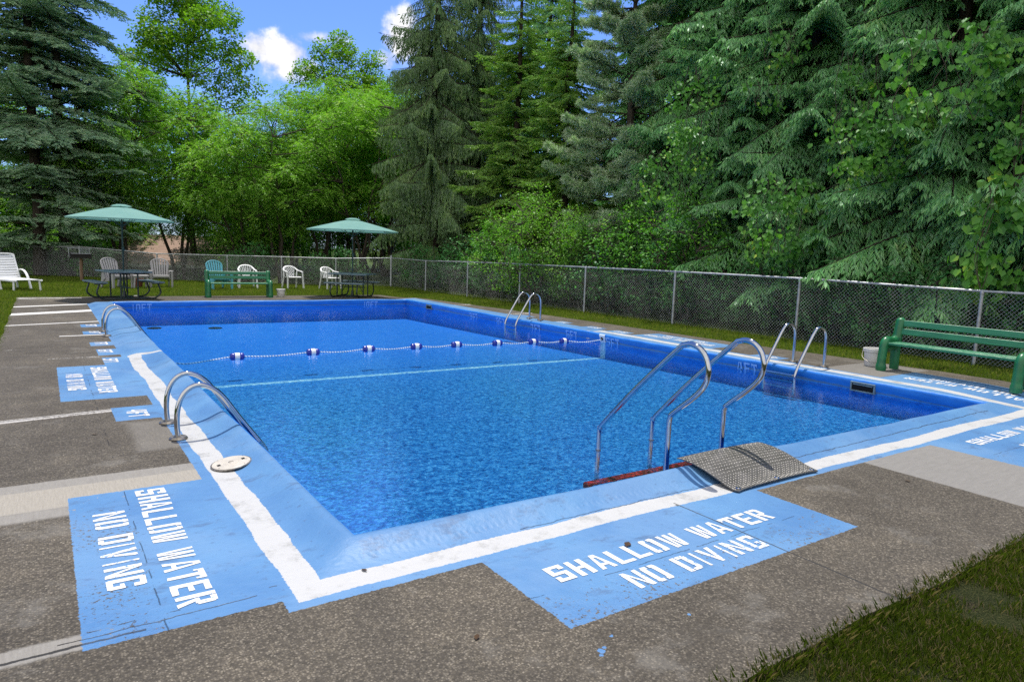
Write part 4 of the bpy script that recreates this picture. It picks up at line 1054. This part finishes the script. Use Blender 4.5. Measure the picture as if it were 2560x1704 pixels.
# ================================================================== trees and plants
def leaf_mat(name, stops, tipc=None, tipk=.0, trans=.3, gloss=.06, glow=(1.05, 1.35, .5), rough=.45):
    """leaves differ one from the next; new growth towards the tips; light shines through"""
    mt, t = material(name)
    g = t.new('ShaderNodeNewGeometry'); rnd = g.outputs['Random Per Island']; n = t.remap(t.noise(t.obj(), 1.3, 3), .34, .66, 0, 1)
    c = t.ramp(t.add(t.mul(rnd, .55), t.mul(n, .45)), stops)
    if tipc is not None:
        at_ = t.new('ShaderNodeAttribute'); at_.attribute_name = 'tip'
        c = t.mix(t.mul(t.math('POWER', at_.outputs['Fac'], 1.5), tipk), c, tipc)
    d = t.new('ShaderNodeBsdfDiffuse'); t.put(d.inputs[0], c)
    tl = t.new('ShaderNodeBsdfTranslucent'); t.put(tl.inputs[0], t.mix(1., c, glow, 'MULTIPLY'))
    m1 = t.new('ShaderNodeMixShader'); m1.inputs[0].default_value = trans; t.l.new(d.outputs[0], m1.inputs[1]); t.l.new(tl.outputs[0], m1.inputs[2])
    gl = t.new('ShaderNodeBsdfGlossy'); gl.inputs['Roughness'].default_value = rough; gl.inputs[0].default_value = (.9, .95, 1, 1)
    m2 = t.new('ShaderNodeMixShader'); m2.inputs[0].default_value = gloss; t.l.new(m1.outputs[0], m2.inputs[1]); t.l.new(gl.outputs[0], m2.inputs[2])
    return finish(mt, t, m2.outputs[0])
def bark_mat(name, a, b_):
    mt, t = material(name); P = t.obj(); n = t.noise(t.vmul(P, (7, 7, 1.6)), 4, 6, .7); v = t.voro(t.vmul(P, (10, 10, 2.5)), 2)
    c = t.mix(t.remap(n, .3, .7, 0, 1), a, b_)
    return finish(mt, t, pbr(t, c, .95, 0, .1, t.bump(t.add(n, v), .9, .04)))
BARK = bark_mat('spruce_bark', (.035, .028, .023), (.12, .095, .078)); BARKD = bark_mat('grey_bark', (.040, .034, .028), (.14, .115, .09))
NEEDLE_D = leaf_mat('dark_spruce_needles', [(0, (0.048, 0.151, 0.051)), (.45, (0.134, 0.387, 0.126)), (.8, (0.225, 0.539, 0.166)), (1, (0.479, 0.620, 0.201))], (0.371, 0.620, 0.222), .5, .14, .07)
NEEDLE_W = leaf_mat('weeping_spruce_needles', [(0, (0.033, 0.082, 0.030)), (.5, (0.109, 0.227, 0.078)), (1, (0.294, 0.432, 0.108))], (0.302, 0.431, 0.118), .4, .14, .06)
NEEDLE_L = leaf_mat('light_spruce_needles', [(0, (0.041, 0.142, 0.018)), (.5, (0.139, 0.368, 0.043)), (1, (0.356, 0.589, 0.086))], (0.500, 0.589, 0.109), .6, .2, .06)
NEEDLE_B = leaf_mat('blue_spruce_needles', [(0, (0.071, 0.156, 0.087)), (.5, (0.214, 0.427, 0.229)), (1, (0.503, 0.620, 0.358))], (0.576, 0.620, 0.469), .5, .12, .06)
NEEDLE_P = leaf_mat('pine_needles', [(0, (0.114, 0.230, 0.100)), (.5, (0.340, 0.577, 0.232)), (1, (0.620, 0.620, 0.444))], (0.620, 0.620, 0.473), .5, .15, .12)
LEAF_Y = leaf_mat('locust_leaves', [(0, (0.046, 0.105, 0.015)), (.4, (0.173, 0.357, 0.045)), (.75, (0.273, 0.488, 0.064)), (1, (0.496, 0.558, 0.134))], None, 0, .42, .02)
LEAF_M = leaf_mat('maple_leaves', [(0, (0.052, 0.114, 0.008)), (.5, (0.179, 0.348, 0.025)), (.85, (0.300, 0.478, 0.036)), (1, (0.576, 0.570, 0.060))], None, 0, .4, .02)
LEAF_S = leaf_mat('shrub_leaves', [(0, (0.041, 0.143, 0.018)), (.5, (0.102, 0.298, 0.031)), (.9, (0.204, 0.454, 0.047)), (1, (0.449, 0.620, 0.068))], None, 0, .34, .02)
LEAF_I = leaf_mat('ivy_leaves', [(0, (0.029, 0.109, 0.035)), (.5, (0.062, 0.211, 0.056)), (.9, (0.112, 0.322, 0.077)), (1, (0.309, 0.474, 0.086))], None, 0, .22, .02)
LEAF_V = leaf_mat('grape_vine_leaves', [(0, (0.048, 0.174, 0.029)), (.5, (0.090, 0.270, 0.036)), (.86, (0.150, 0.361, 0.044)), (1, (0.504, 0.620, 0.061))], None, 0, .38, .02)
LEAF_B = leaf_mat('bright_bush_leaves', [(0, (0.061, 0.181, 0.021)), (.5, (0.146, 0.346, 0.035)), (1, (0.329, 0.543, 0.087))], None, 0, .4, .02)

def unit(a): return a/np.maximum(1e-9, np.linalg.norm(a, axis=-1, keepdims=True))
def kites(B, D, Ln, Wd, N, bulge=.45):
    S = unit(np.cross(D, N)); Ln = np.asarray(Ln)[:, None]; Wd = np.asarray(Wd)[:, None]
    M = B+D*Ln*bulge
    return np.stack([B, M+S*Wd*.5, B+D*Ln, M-S*Wd*.5], 1)
def crossed(B, D, Ln, Wd, rng):
    N = unit(np.array([0, 0, 1.])+rng.normal(0, .35, D.shape)); k1 = kites(B, D, Ln, Wd, N); N2 = unit(np.cross(D, N)); k2 = kites(B, D, Ln, Wd, N2)
    return np.concatenate([k1, k2])
TIP = np.array([0, .5, 1, .5])

def conifer_branch(rng, Lb, style):
    P = dict(norway=(-.10, -.42, .26, .120, .30, 55), weep=(-.05, -.45, .18, .10, .34, 50), light=(.10, -.42, .30, .095, .30, 52), blue=(.02, -.34, .14, .10, .30, 55))[style]
    a1, a2, a3, gap, ksec, ang = P; a1 += rng.normal(0, .10); a2 += rng.normal(0, .08); a3 += rng.normal(0, .06); out = []; stem = lambda t: np.array([Lb*t, 0, Lb*(a1*t+a2*t*t+a3*t**3)])
    n = int(Lb/gap); stems = [[stem(i/10) for i in range(11)]]
    for i in range(n):
        t = .10+.9*i/n; b0 = stem(t); tg = unit(stem(min(1, t+.02))-stem(t-.02))
        for sd in (-1, 1):
            ls = (ksec*Lb*(1-t)**.65+.14)*rng.uniform(.7, 1.15); a = R(ang+rng.normal(0, 9)); side = np.array([-tg[1], tg[0], 0])*sd
            d0 = unit(tg*math.cos(a)+side*math.sin(a)+np.array([0, 0, rng.normal(0, .12)]))
            g = dict(norway=1.35, weep=1.9, light=.55, blue=.25)[style]*rng.uniform(.7, 1.3)
            k = max(3, int(ls/(.08 if style in ('norway', 'light') else .066))); s = (np.arange(k)+.5)/k
            pos = b0+d0*(ls*(s if style != 'weep' else s*(1-.55*s)))[:, None]-np.array([0, 0, 1.])*(g*ls*s**1.6*.55)[:, None]
            td = unit(np.gradient(pos, axis=0)); pp = unit(np.cross(td, np.array([0, 0, 1.])))
            dn = dict(norway=.95, weep=1.3, light=.25, blue=-.06)[style]
            for q in (-1, 1):
                D = unit(td*.72+pp*q*.72+np.array([0, 0, -1.])*dn+rng.normal(0, .16, td.shape))
                Ln = ((.20 if style == 'norway' else .165)-.05*s)*rng.uniform(.7, 1.3, k)*(1.25 if style == 'weep' else 1.); out.append(crossed(pos, D, Ln, np.full(k, .047 if style == 'norway' else .040 if style != 'weep' else .030), rng))
            out.append(crossed(pos[-1:], td[-1:], [.17], [.036], rng))
    tipd = unit(stem(1)-stem(.95))[None]; out.append(crossed(stem(1)[None], tipd, [.2], [.04], rng))
    return np.concatenate(out), stems
def pine_branch(rng, Lb):
    out = []; stem = lambda t: np.array([Lb*t, .0, Lb*(.10*t-.30*t*t+.38*t**3)]); stems = [[stem(i/8) for i in range(9)]]
    for i in range(int(Lb/.17)):
        t = .25+.75*i/(Lb/.17)
        for sd in (-1, 1, 0):
            ls = (.30*Lb*(1-t)+.12)*rng.uniform(.6, 1.2); d = unit(np.array([.75, sd*.7, rng.uniform(-.1, .5)])); b0 = stem(t); e = b0+d*ls; stems.append([b0, (b0+e)/2-np.array([0, 0, .02]), e])
            for f in (.45, .72, 1.):
                c = b0+d*ls*f; k = 20 if f < 1 else 34
                D = unit(d*rng.uniform(.1, 1.1, k)[:, None]+rng.normal(0, .62, (k, 3))+np.array([0, 0, .18])); out.append(kites(np.repeat(c[None], k, 0), D, rng.uniform(.11, .18, k), np.full(k, .014), unit(rng.normal(0, 1, (k, 3))), .6))
    return np.concatenate(out), stems

def spin(V, az, tilt, s, org):
    c, s_ = math.cos(tilt), math.sin(tilt); Ry = np.array([[c, 0, s_], [0, 1, 0], [-s_, 0, c]]); c, s_ = math.cos(az), math.sin(az); Rz = np.array([[c, -s_, 0], [s_, c, 0], [0, 0, 1]])
    return (V*s)@(Rz@Ry).T+org
def conifer_meshes(seed, style, H, Rad, z0, dz, per, mats, prof=.75, thin=0., tl=(3.0, 2.2, 1.5), top_dz=1., trunk_r=.2):
    rng = np.random.default_rng(seed); tem = []
    for l in tl:
        for k in range(3): tem.append((l,)+(pine_branch(rng, l) if style == 'pine' else conifer_branch(rng, l, style)))
    out = []; wood = MB(); z = z0
    tr = [(.06*math.sin(q*1.7+seed), .06*math.sin(q*1.3+2), q*H/9) for q in range(10)]
    wood.tube(tr, [trunk_r*(1.25 if i == 0 else 1)*(1-i/9.6) for i in range(10)], 9)
    tx = lambda zz: np.array([np.interp(zz, [p[2] for p in tr], [p[0] for p in tr]), np.interp(zz, [p[2] for p in tr], [p[1] for p in tr]), zz])
    a0 = rng.uniform(0, 6)
    while z < H*.97:
        f = z/H; Lb = Rad*max(.06, (1-f)**prof)*min(1, .72+1.6*(z-z0)/H)
        for k in range(per):
            if rng.random() < thin: continue
            az = a0+2*math.pi*k/per+rng.normal(0, .22); l = Lb*rng.uniform(.72, 1.12)
            j = min(range(len(tem)), key=lambda q: abs(tem[q][0]-l)+rng.uniform(0, .4)); T = tem[j]; s = l/T[0]
            tilt = rng.normal(0, .15)-(.35*max(0, f-.55)); V = T[1]
            if s < .55: V = V[::2]
            if z > 10.5: V = V[rng.random(len(V)) < .55]
            org = tx(z+rng.uniform(-.12, .12)); out.append(spin(V.reshape(-1, 3), az, tilt, s, org))
            for st in T[2]:
                pts = spin(np.array(st), az, tilt, s, org); n = len(pts); wood.tube(pts, [max(.004, (.030 if len(st) > 4 else .008)*s*(1-i/(n+.5))) for i in range(n)], 4, cap=False)
        z += dz*(1 if z < 9 else top_dz)*rng.uniform(.85, 1.15); a0 += 1.3
    V = np.concatenate(out).astype(np.float32); nq = len(V)//4
    me = np_mesh('crown', V, np.arange(nq*4).reshape(-1, 4), mats[0], np.tile(TIP, nq))
    wm = bpy.data.meshes.new('trunk'); wm.from_pydata(wood.v, [], wood.f); wm.update(); wm.materials.append(mats[1]); wm.shade_smooth()
    return wm, me

def leaf_clump(rng, c, r, n, kind, flatn=.55):
    u = unit(rng.normal(0, 1, (n, 3))); rad = rng.uniform(.35, 1., n)**.6; p = c+u*rad[:, None]*r*np.array([1, 1, flatn]); outw = unit(u*np.array([1, 1, .6])+np.array([0, 0, .15]))
    if kind == 'frond':
        D = unit(outw*np.array([1, 1, .4])+np.array([0, 0, -.35])+rng.normal(0, .35, (n, 3))); S = unit(np.cross(D, np.array([0, 0, 1.])+rng.normal(0, .2, (n, 3)))); Ln = rng.uniform(.2, .36, n); ks = []
        for s in (.15, .38, .6, .82):
            b = p+D*(Ln*s)[:, None]-np.array([0, 0, 1.])*(Ln*.28*s*s)[:, None]
            for q in (-1, 1):
                d = unit(D*.45+S*q+np.array([0, 0, -.25])+rng.normal(0, .18, (n, 3))); ks.append(kites(b, d, rng.uniform(.075, .14, n), rng.uniform(.036, .058, n), unit(np.array([0, 0, 1.])+rng.normal(0, .4, (n, 3)))))
        b = p+D*Ln[:, None]-np.array([0, 0, 1.])*(Ln*.28)[:, None]; ks.append(kites(b, unit(D+np.array([0, 0, -.4])), np.full(n, .1), np.full(n, .045), unit(np.array([0, 0, 1.])+rng.normal(0, .4, (n, 3)))))
        return np.concatenate(ks)
    sz = dict(maple=(.10, .16, .9), shrub=(.06, .11, .6), oval=(.055, .10, .55))[kind]
    D = unit(outw+np.array([0, 0, -.45])+rng.normal(0, .5, (n, 3))); Ln = rng.uniform(sz[0], sz[1], n)
    return kites(p, D, Ln, Ln*sz[2], unit(outw*.5+np.array([0, 0, .9])+rng.normal(0, .45, (n, 3))), .42)
def broadleaf_meshes(seed, H, cr, cz0, nc, per, kind, mats, stems=1, cl=(.55, 1.0), flatn=.55, trunk_r=.16, spread=.5, shape=2.2):
    rng = np.random.default_rng(seed); C = []; wood = MB(); out = []
    while len(C) < nc:
        u = rng.uniform(-1, 1, 3); e = (abs(u[0])**shape+abs(u[1])**shape+abs(u[2])**shape)
        if e > 1 or e < .16: continue
        z = cz0+(H-cz0)*(u[2]*.5+.5); k = 1 if u[2] < .1 else 1-.35*(u[2]-.1)
        C.append(np.array([u[0]*cr*k, u[1]*cr*k, z])+rng.normal(0, .12, 3))
    tr = []
    for s in range(stems):
        a = 2*math.pi*s/max(1, stems)+rng.uniform(0, 1); sp = spread*cr*(0 if stems == 1 else 1); top = H*rng.uniform(.75, .92); n = 9
        P = [np.array([math.cos(a)*(.12*(stems > 1)+sp*(i/n)**1.3)+.09*math.sin(i*1.9+s+seed)*(i > 0), math.sin(a)*(.12*(stems > 1)+sp*(i/n)**1.3)+.09*math.sin(i*1.5+2*s)*(i > 0), top*i/n]) for i in range(n+1)]
        tr.append(P); wood.tube(P, [trunk_r*(1.3 if i == 0 else 1)*(1-i/(n+.8)) for i in range(n+1)], 8)
    for c in C:
        r = rng.uniform(*cl); best = None
        for P in tr:
            for p in P[1:]:
                if p[2] < c[2]-.1:
                    d = np.linalg.norm(p-c)+.5*max(0, c[2]-p[2]-2.5)
                    if best is None or d < best[0]: best = (d, p)
        if best is not None:
            p = best[1]; m_ = (p+c)/2+np.array([0, 0, -.1*best[0]*.3]); r0 = min(.055, .012+.012*best[0])
            q = [p, p*.65+m_*.35+rng.normal(0, .04, 3), m_*.7+c*.3, c]; wood.tube(smooth_path(q, 3), [r0*(1-i/11.) for i in range(10)], 5, cap=False)
            for _ in range(3):
                e = c+unit(rng.normal(0, 1, 3))*r*.8*np.array([1, 1, flatn]); wood.tube([c, (c+e)/2+rng.normal(0, .03, 3), e], [r0*.4, r0*.25, .003], 4, cap=False)
        out.append(leaf_clump(rng, c, r, int(per*r*r/.6), kind, flatn))
    V = np.concatenate(out).reshape(-1, 3).astype(np.float32); nq = len(V)//4
    me = np_mesh('crown', V, np.arange(nq*4).reshape(-1, 4), mats[0])
    wm = bpy.data.meshes.new('trunk'); wm.from_pydata([tuple(map(float, v)) for v in wood.v], [], wood.f); wm.update(); wm.materials.append(mats[1]); wm.shade_smooth()
    return wm, me
def plant(name, meshes, x, y, rz, s, label, cat, group, z=None, sz=None, names=('trunk', 'crown')):
    t = thing(name, (x, y, float(gz(x, y)) if z is None else z), rz, label, cat, group)
    t.scale = (s, s, sz or s)
    for nm, me in zip(names, meshes): link(nm, me, t)
    return t

DS = (NEEDLE_D, BARK)
M_NA = conifer_meshes(3, 'norway', 16, 3.7, .35, .42, 6, DS, .62, .10)
M_NB = conifer_meshes(11, 'norway', 17, 3.4, .8, .45, 6, DS, .6, .16, trunk_r=.24)
M_W = conifer_meshes(5, 'weep', 19, 3.3, 1.0, .40, 6, (NEEDLE_W, BARK), .7, .12, trunk_r=.26)
M_L = conifer_meshes(9, 'light', 15, 3.3, .4, .40, 6, (NEEDLE_L, BARK), .85, .08)
M_B = conifer_meshes(21, 'blue', 24, 3.8, .7, .42, 6, (NEEDLE_B, BARK), .5, .58, trunk_r=.21, top_dz=.95)
M_P = conifer_meshes(31, 'pine', 13, 3.0, 1.0, .40, 6, (NEEDLE_P, BARKD), .5, .10, tl=(2.6, 2.0, 1.4))
M_Y1 = broadleaf_meshes(41, 9.6, 3.3, 3.3, 80, 72, 'frond', (LEAF_Y, BARKD), 3, (.5, .95), .5, .10, .5)
M_Y2 = broadleaf_meshes(43, 8.3, 3.5, 2.4, 80, 72, 'frond', (LEAF_Y, BARKD), 4, (.5, .95), .5, .08, .6)
M_M1 = broadleaf_meshes(47, 18.5, 3.3, 3.5, 118, 300, 'maple', (LEAF_M, BARKD), 1, (.55, 1.05), .6, .22)
M_M2 = broadleaf_meshes(49, 14, 3.0, 4.0, 92, 300, 'maple', (LEAF_M, BARKD), 2, (.5, .95), .6, .16, .4)
M_Y3 = broadleaf_meshes(45, 6.5, 3.3, .2, 90, 62, 'frond', (LEAF_Y, BARKD), 3, (.55, 1.0), .55, .08, .6)
M_SH = broadleaf_meshes(53, 1.9, 1.0, .1, 46, 230, 'shrub', (LEAF_I, BARKD), 4, (.26, .42), .8, .02, .6)
M_SG = broadleaf_meshes(57, 3.4, 1.55, .4, 70, 260, 'oval', (LEAF_B, BARKD), 5, (.3, .55), .7, .03, .7)
M_SO = broadleaf_meshes(59, 3.0, 1.2, .5, 50, 240, 'shrub', (LEAF_S, BARKD), 3, (.3, .5), .7, .03, .6)

rr = random.Random(5)
def tree_at(name, ms, u, D, s, label, cat='tree', group=None, sz=None):
    x, y = at(u, D); return plant(name, ms, x, y, rr.uniform(0, 6.28), s, label, cat, group, sz=sz)
G1 = 'spruces behind the side fence'; G2 = 'yellow green trees behind the far fence'
tree_at('blue_spruce', M_B, 98, 33.0, 1.0, 'tall blue grey spruce, the outer of the twin trunks behind the grill', 'spruce', 'twin blue spruces')
tree_at('blue_spruce', M_B, 163, 33.6, 1.06, 'tall blue grey spruce, the inner of the twin trunks by the umbrella', 'spruce', 'twin blue spruces')
for ms, u, D, s, lb in ((M_Y1, 300, 35.0, 1.0, 'feathery yellow green tree between the twin spruces and the house roof'), (M_Y2, 612, 34, 1.0, 'multi stemmed feathery tree behind the turquoise chair'),
        (M_Y1, 450, 37.5, 1.08, 'feathery yellow green tree with its trunk in front of the house'), (M_Y2, 705, 33.2, 1.0, 'drooping feathery tree with forked stems by the fence post'),
        (M_Y1, 800, 36, 1.0, 'feathery tree rising behind the cornerwise picnic table'), (M_Y2, 895, 33.5, 1.02, 'feathery tree with a thick leaning stem behind the corner umbrella'),
        (M_Y1, 960, 37, 1.05, 'feathery tree half hidden by the weeping spruce')):
    tree_at('locust_tree', ms, u, D, s, lb, 'tree', G2)

tree_at('maple_tree', M_M1, 480, 43, 1.0, 'tallest leafy tree standing above the yellow green trees', 'maple')
tree_at('maple_tree', M_M2, 855, 43, .97, 'round topped dark green maple near the tall weeping spruce', 'maple')
tree_at('maple_tree', M_M2, 955, 44, .8, 'smaller maple between the round topped maple and the weeping spruce', 'maple')
BGR = 'trees beyond the far fence'
for i, (u, D, s) in enumerate(((-330, 40, 1.0), (-150, 47, 1.1), (20, 44, .95), (150, 50, 1.05), (215, 47, .9), (330, 52, 1.), (575, 54, .95), (680, 50, .9), (760, 53, .85), (1010, 48, 1.1), (1090, 55, 1.2), (1190, 50, 1.2), (655, 45, .9), (730, 44, .9), (830, 46, .9), (920, 44, .95), (90, 41, .85), (210, 45, .9))):
    tree_at('locust_tree', (M_Y3, M_Y1)[i % 3 == 2], u, D, s*1.2, 'sunlit tree of the rear row, seen only through gaps between nearer trees', 'tree', BGR)
SPR = [(M_W, 1075, 29.5, 1.0, 'weeping_spruce', 'dark weeping spruce with hanging twigs at the fence corner'), (M_W, 1175, 31.5, 1.0, 'weeping_spruce', 'weeping spruce just behind the corner one, its trunk bare in the gap'),
       (M_L, 1275, 27.0, .95, 'young_spruce', 'bright green young spruce beside the weeping spruces'), (M_L, 1395, 24.6, .86, 'young_spruce', 'second bright green spruce, nearer the pale pine'),
       (M_P, 1545, 22.5, 1.0, 'pine_tree', 'pale grey green pine with long needles'),
       (M_NA, 1690, 22.0, 1.0, 'norway_spruce', 'dark spruce next to the pale pine'), (M_NB, 1840, 20.2, 1.0, 'norway_spruce', 'dark spruce with a bare lower trunk, between the pine and the vine curtain'),
       (M_NA, 1985, 18.8, .95, 'norway_spruce', 'dark spruce behind the middle fence posts, drooping skirts'), (M_NB, 2150, 18.6, .98, 'norway_spruce', 'dark spruce whose trunk shows above the tall chrome ladder'),
       (M_NA, 2330, 17.0, .98, 'norway_spruce', 'full dark spruce behind the fence bench'), (M_NB, 2520, 16.8, .95, 'norway_spruce', 'dark spruce at the picture edge behind the bench end'),
       (M_NA, 2760, 16.0, .9, 'norway_spruce', 'dark spruce past the end of the bench')]
for ms, u, D, s, nm, lb in SPR: tree_at(nm, ms, u, D, s, lb, 'pine' if nm == 'pine_tree' else 'spruce', G1 if 'norway' in nm else None)
for i, (u, D, s) in enumerate(((1345, 34, 1.05), (1620, 29, 1.1), (1925, 26, 1.05), (2250, 25, 1.05), (2620, 23, 1.05))):
    tree_at('norway_spruce', (M_NB, M_NA)[i % 2], u, D, s, 'deep shaded spruce of the second row behind the front spruces', 'spruce', 'second row of spruces')

# undergrowth along both fences
for i in range(20):
    y = 20.5-1.12*i+rr.uniform(-.3, .3); x = 9.95+(21.6-y)*.055+1.0+rr.uniform(-.2, .5)
    plant('ivy_shrub', M_SH, x, y, rr.uniform(0, 6), rr.uniform(.75, 1.1), 'low dark ivy shrub growing along the side fence', 'shrub', 'ivy shrubs along the side fence', names=('stem', 'foliage'))
for i in range(17):
    k = 1.0+1.12*i+rr.uniform(-.3, .3); x, y = FC.x+FDIR.x*k+FN.x*1.0, FC.y+FDIR.y*k+FN.y*1.0
    if .6 < x < 4.2 or (x > 4.2 and i % 3 == 0): continue
    plant('ivy_shrub', M_SH, x, y, rr.uniform(0, 6), rr.uniform(.6, .95), 'low dark shrub growing along the back fence', 'shrub', 'shrubs along the back fence', names=('stem', 'foliage'))
def bush(ms, u, D, s, lb, nm='leafy_bush'):
    x, y = at(u, D); return plant(nm, ms, x, y, rr.uniform(0, 6), s, lb, 'bush', None, names=('stem', 'foliage'))
bush(M_SG, 1330, 20.6, .98, 'bright yellow green bush reaching over the fence under the young spruces')
bush(M_SG, 1440, 20.2, .8, 'smaller bright bush below the pale pine')
bush(M_SO, 1560, 19.0, .95, 'mid green bush between the bright bushes and the oak sapling')
bush(M_SO, 1700, 17.6, .98, 'oak sapling with fresh yellowish tips behind the fence', 'oak_sapling')
bush(M_SO, 1225, 23, .8, 'mid green bush at the foot of the weeping spruces')

for i in range(22):
    u = -260+66*i+rr.uniform(-15, 15)
    if 320 < u < 520: continue
    x, y = at(u, rr.uniform(38, 46)); plant('leafy_bush', (M_SG, M_SO)[i % 2], x, y, rr.uniform(0, 6), rr.uniform(.9, 1.3), 'sunlit bush far behind the tree trunks, beyond the back fence', 'bush', 'bushes beyond the far fence', names=('stem', 'foliage'))
# wild grape hanging in curtains on the spruces
def vine(u, v, D, ru, rv, n, lb, bright=0.5, size=.09):
    rng = np.random.default_rng(int(u*3+v)); c = on(u, v, D); k = D/FPX*1.12; hw, hh = ru*k, rv*k
    rt = np.array([CR[0], CR[1], 0]); rt /= np.linalg.norm(rt); up = np.array([0, 0, 1.]); fw = np.cross(up, rt)
    t = thing('grape_vine', tuple(map(float, c)), 0, lb, 'vine', 'wild grape vines on the spruces')
    n = int(n*1.25); kc = max(5, n//26); ca, cb = rng.uniform(-.9, .9, kc), rng.uniform(-.9, .9, kc); w_ = rng.integers(0, kc, n); a = ca[w_]+rng.normal(0, .19, n); b_ = cb[w_]+rng.normal(0, .13, n); keep = a*a+b_*b_ < 1+rng.uniform(-.5, .15, n); a, b_ = a[keep], b_[keep]; n = len(a)
    b_ = b_-.35*np.abs(np.sin(a*7+u))*(b_ < 0)
    dome = np.sqrt(np.clip(1-a*a*.8-b_*b_*.8, 0, 1)); p = rt*(a*hw)[:, None]+up*(b_*hh)[:, None]-(-fw if np.dot(fw, c-CAM) < 0 else fw)*(dome*min(hw, hh)*.6-.1)[:, None]+rng.normal(0, .05, (n, 3))
    out = (p-np.array([0, 0, -hh*.6])); tow = unit((CAM-c)[None])*np.array([1, 1, 0]); N = unit(tow*.75+up*.75+rng.normal(0, .38, (n, 3))); D_ = unit(-up*.9+tow*.35+rng.normal(0, .35, (n, 3)))
    Ln = rng.uniform(.6, 1.1, n)*size; S = unit(np.cross(D_, N)); N2 = unit(np.cross(S, D_)); Wd = Ln*.98
    # heart shaped leaf: two lobed halves folded on the midrib
    B = p; T = B+D_*Ln[:, None]; V = []
    for q in (-1, 1):
        V.append(np.stack([B, B-D_*(Ln*.14)[:, None]+S*(q*Wd*.27)[:, None]+N2*(Ln*.06)[:, None], B+D_*(Ln*.38)[:, None]+S*(q*Wd*.52)[:, None]+N2*(Ln*.09)[:, None], T], 1))
    V = np.concatenate(V).reshape(-1, 3); me = np_mesh('foliage', V, np.arange(len(V)).reshape(-1, 4), LEAF_V); link('foliage', me, t)
    w = MB()
    for s_ in range(7):
        x0 = rng.uniform(-.8, .8); P = [rt*hw*(x0+.1*math.sin(j+s_))+up*hh*(.8-1.7*j/7)-(-fw if np.dot(fw, c-CAM) < 0 else fw)*min(hw, hh)*.4 for j in range(8)]
        w.tube(P, .006, 5)
    w.build('stem', BARKD, t)
for q in ((2390, 190, 14.3, 150, 95, 520, 'broad grape vine high on the spruce by the picture edge', .5, .13), (1735, 285, 18.0, 70, 110, 520, 'yellowish grape vine column next to the pale pine', .5, .10),
          (1690, 440, 17.6, 90, 60, 380, 'grape vine drape under the yellowish vine column', .5, .1), (1950, 540, 15.6, 95, 85, 520, 'round grape vine clump hanging over the middle of the side fence', .5, .11),
          (2130, 240, 16.0, 50, 95, 240, 'narrow grape vine strand in the gap between two dark spruces', .5, .10), (2200, 365, 15.2, 125, 75, 560, 'wide grape vine garland across two spruces', .5, .11),
          (2515, 590, 14.0, 95, 105, 420, 'low grape vine with large leaves at the fence behind the bench', .5, .14), (1905, 235, 17.0, 45, 30, 110, 'small grape vine tuft high on the third dark spruce', .5, .1),
          (2540, 400, 14.0, 60, 120, 240, 'grape vine trailing down at the picture edge', .5, .14), (1960, 120, 17, 60, 40, 120, 'small yellow tinged vine tuft near the top of the picture', .5, .11),
          (1275, 650, 19.3, 26, 45, 60, 'vine sprig hanging over the fence rail', .5, .10)): vine(*q)
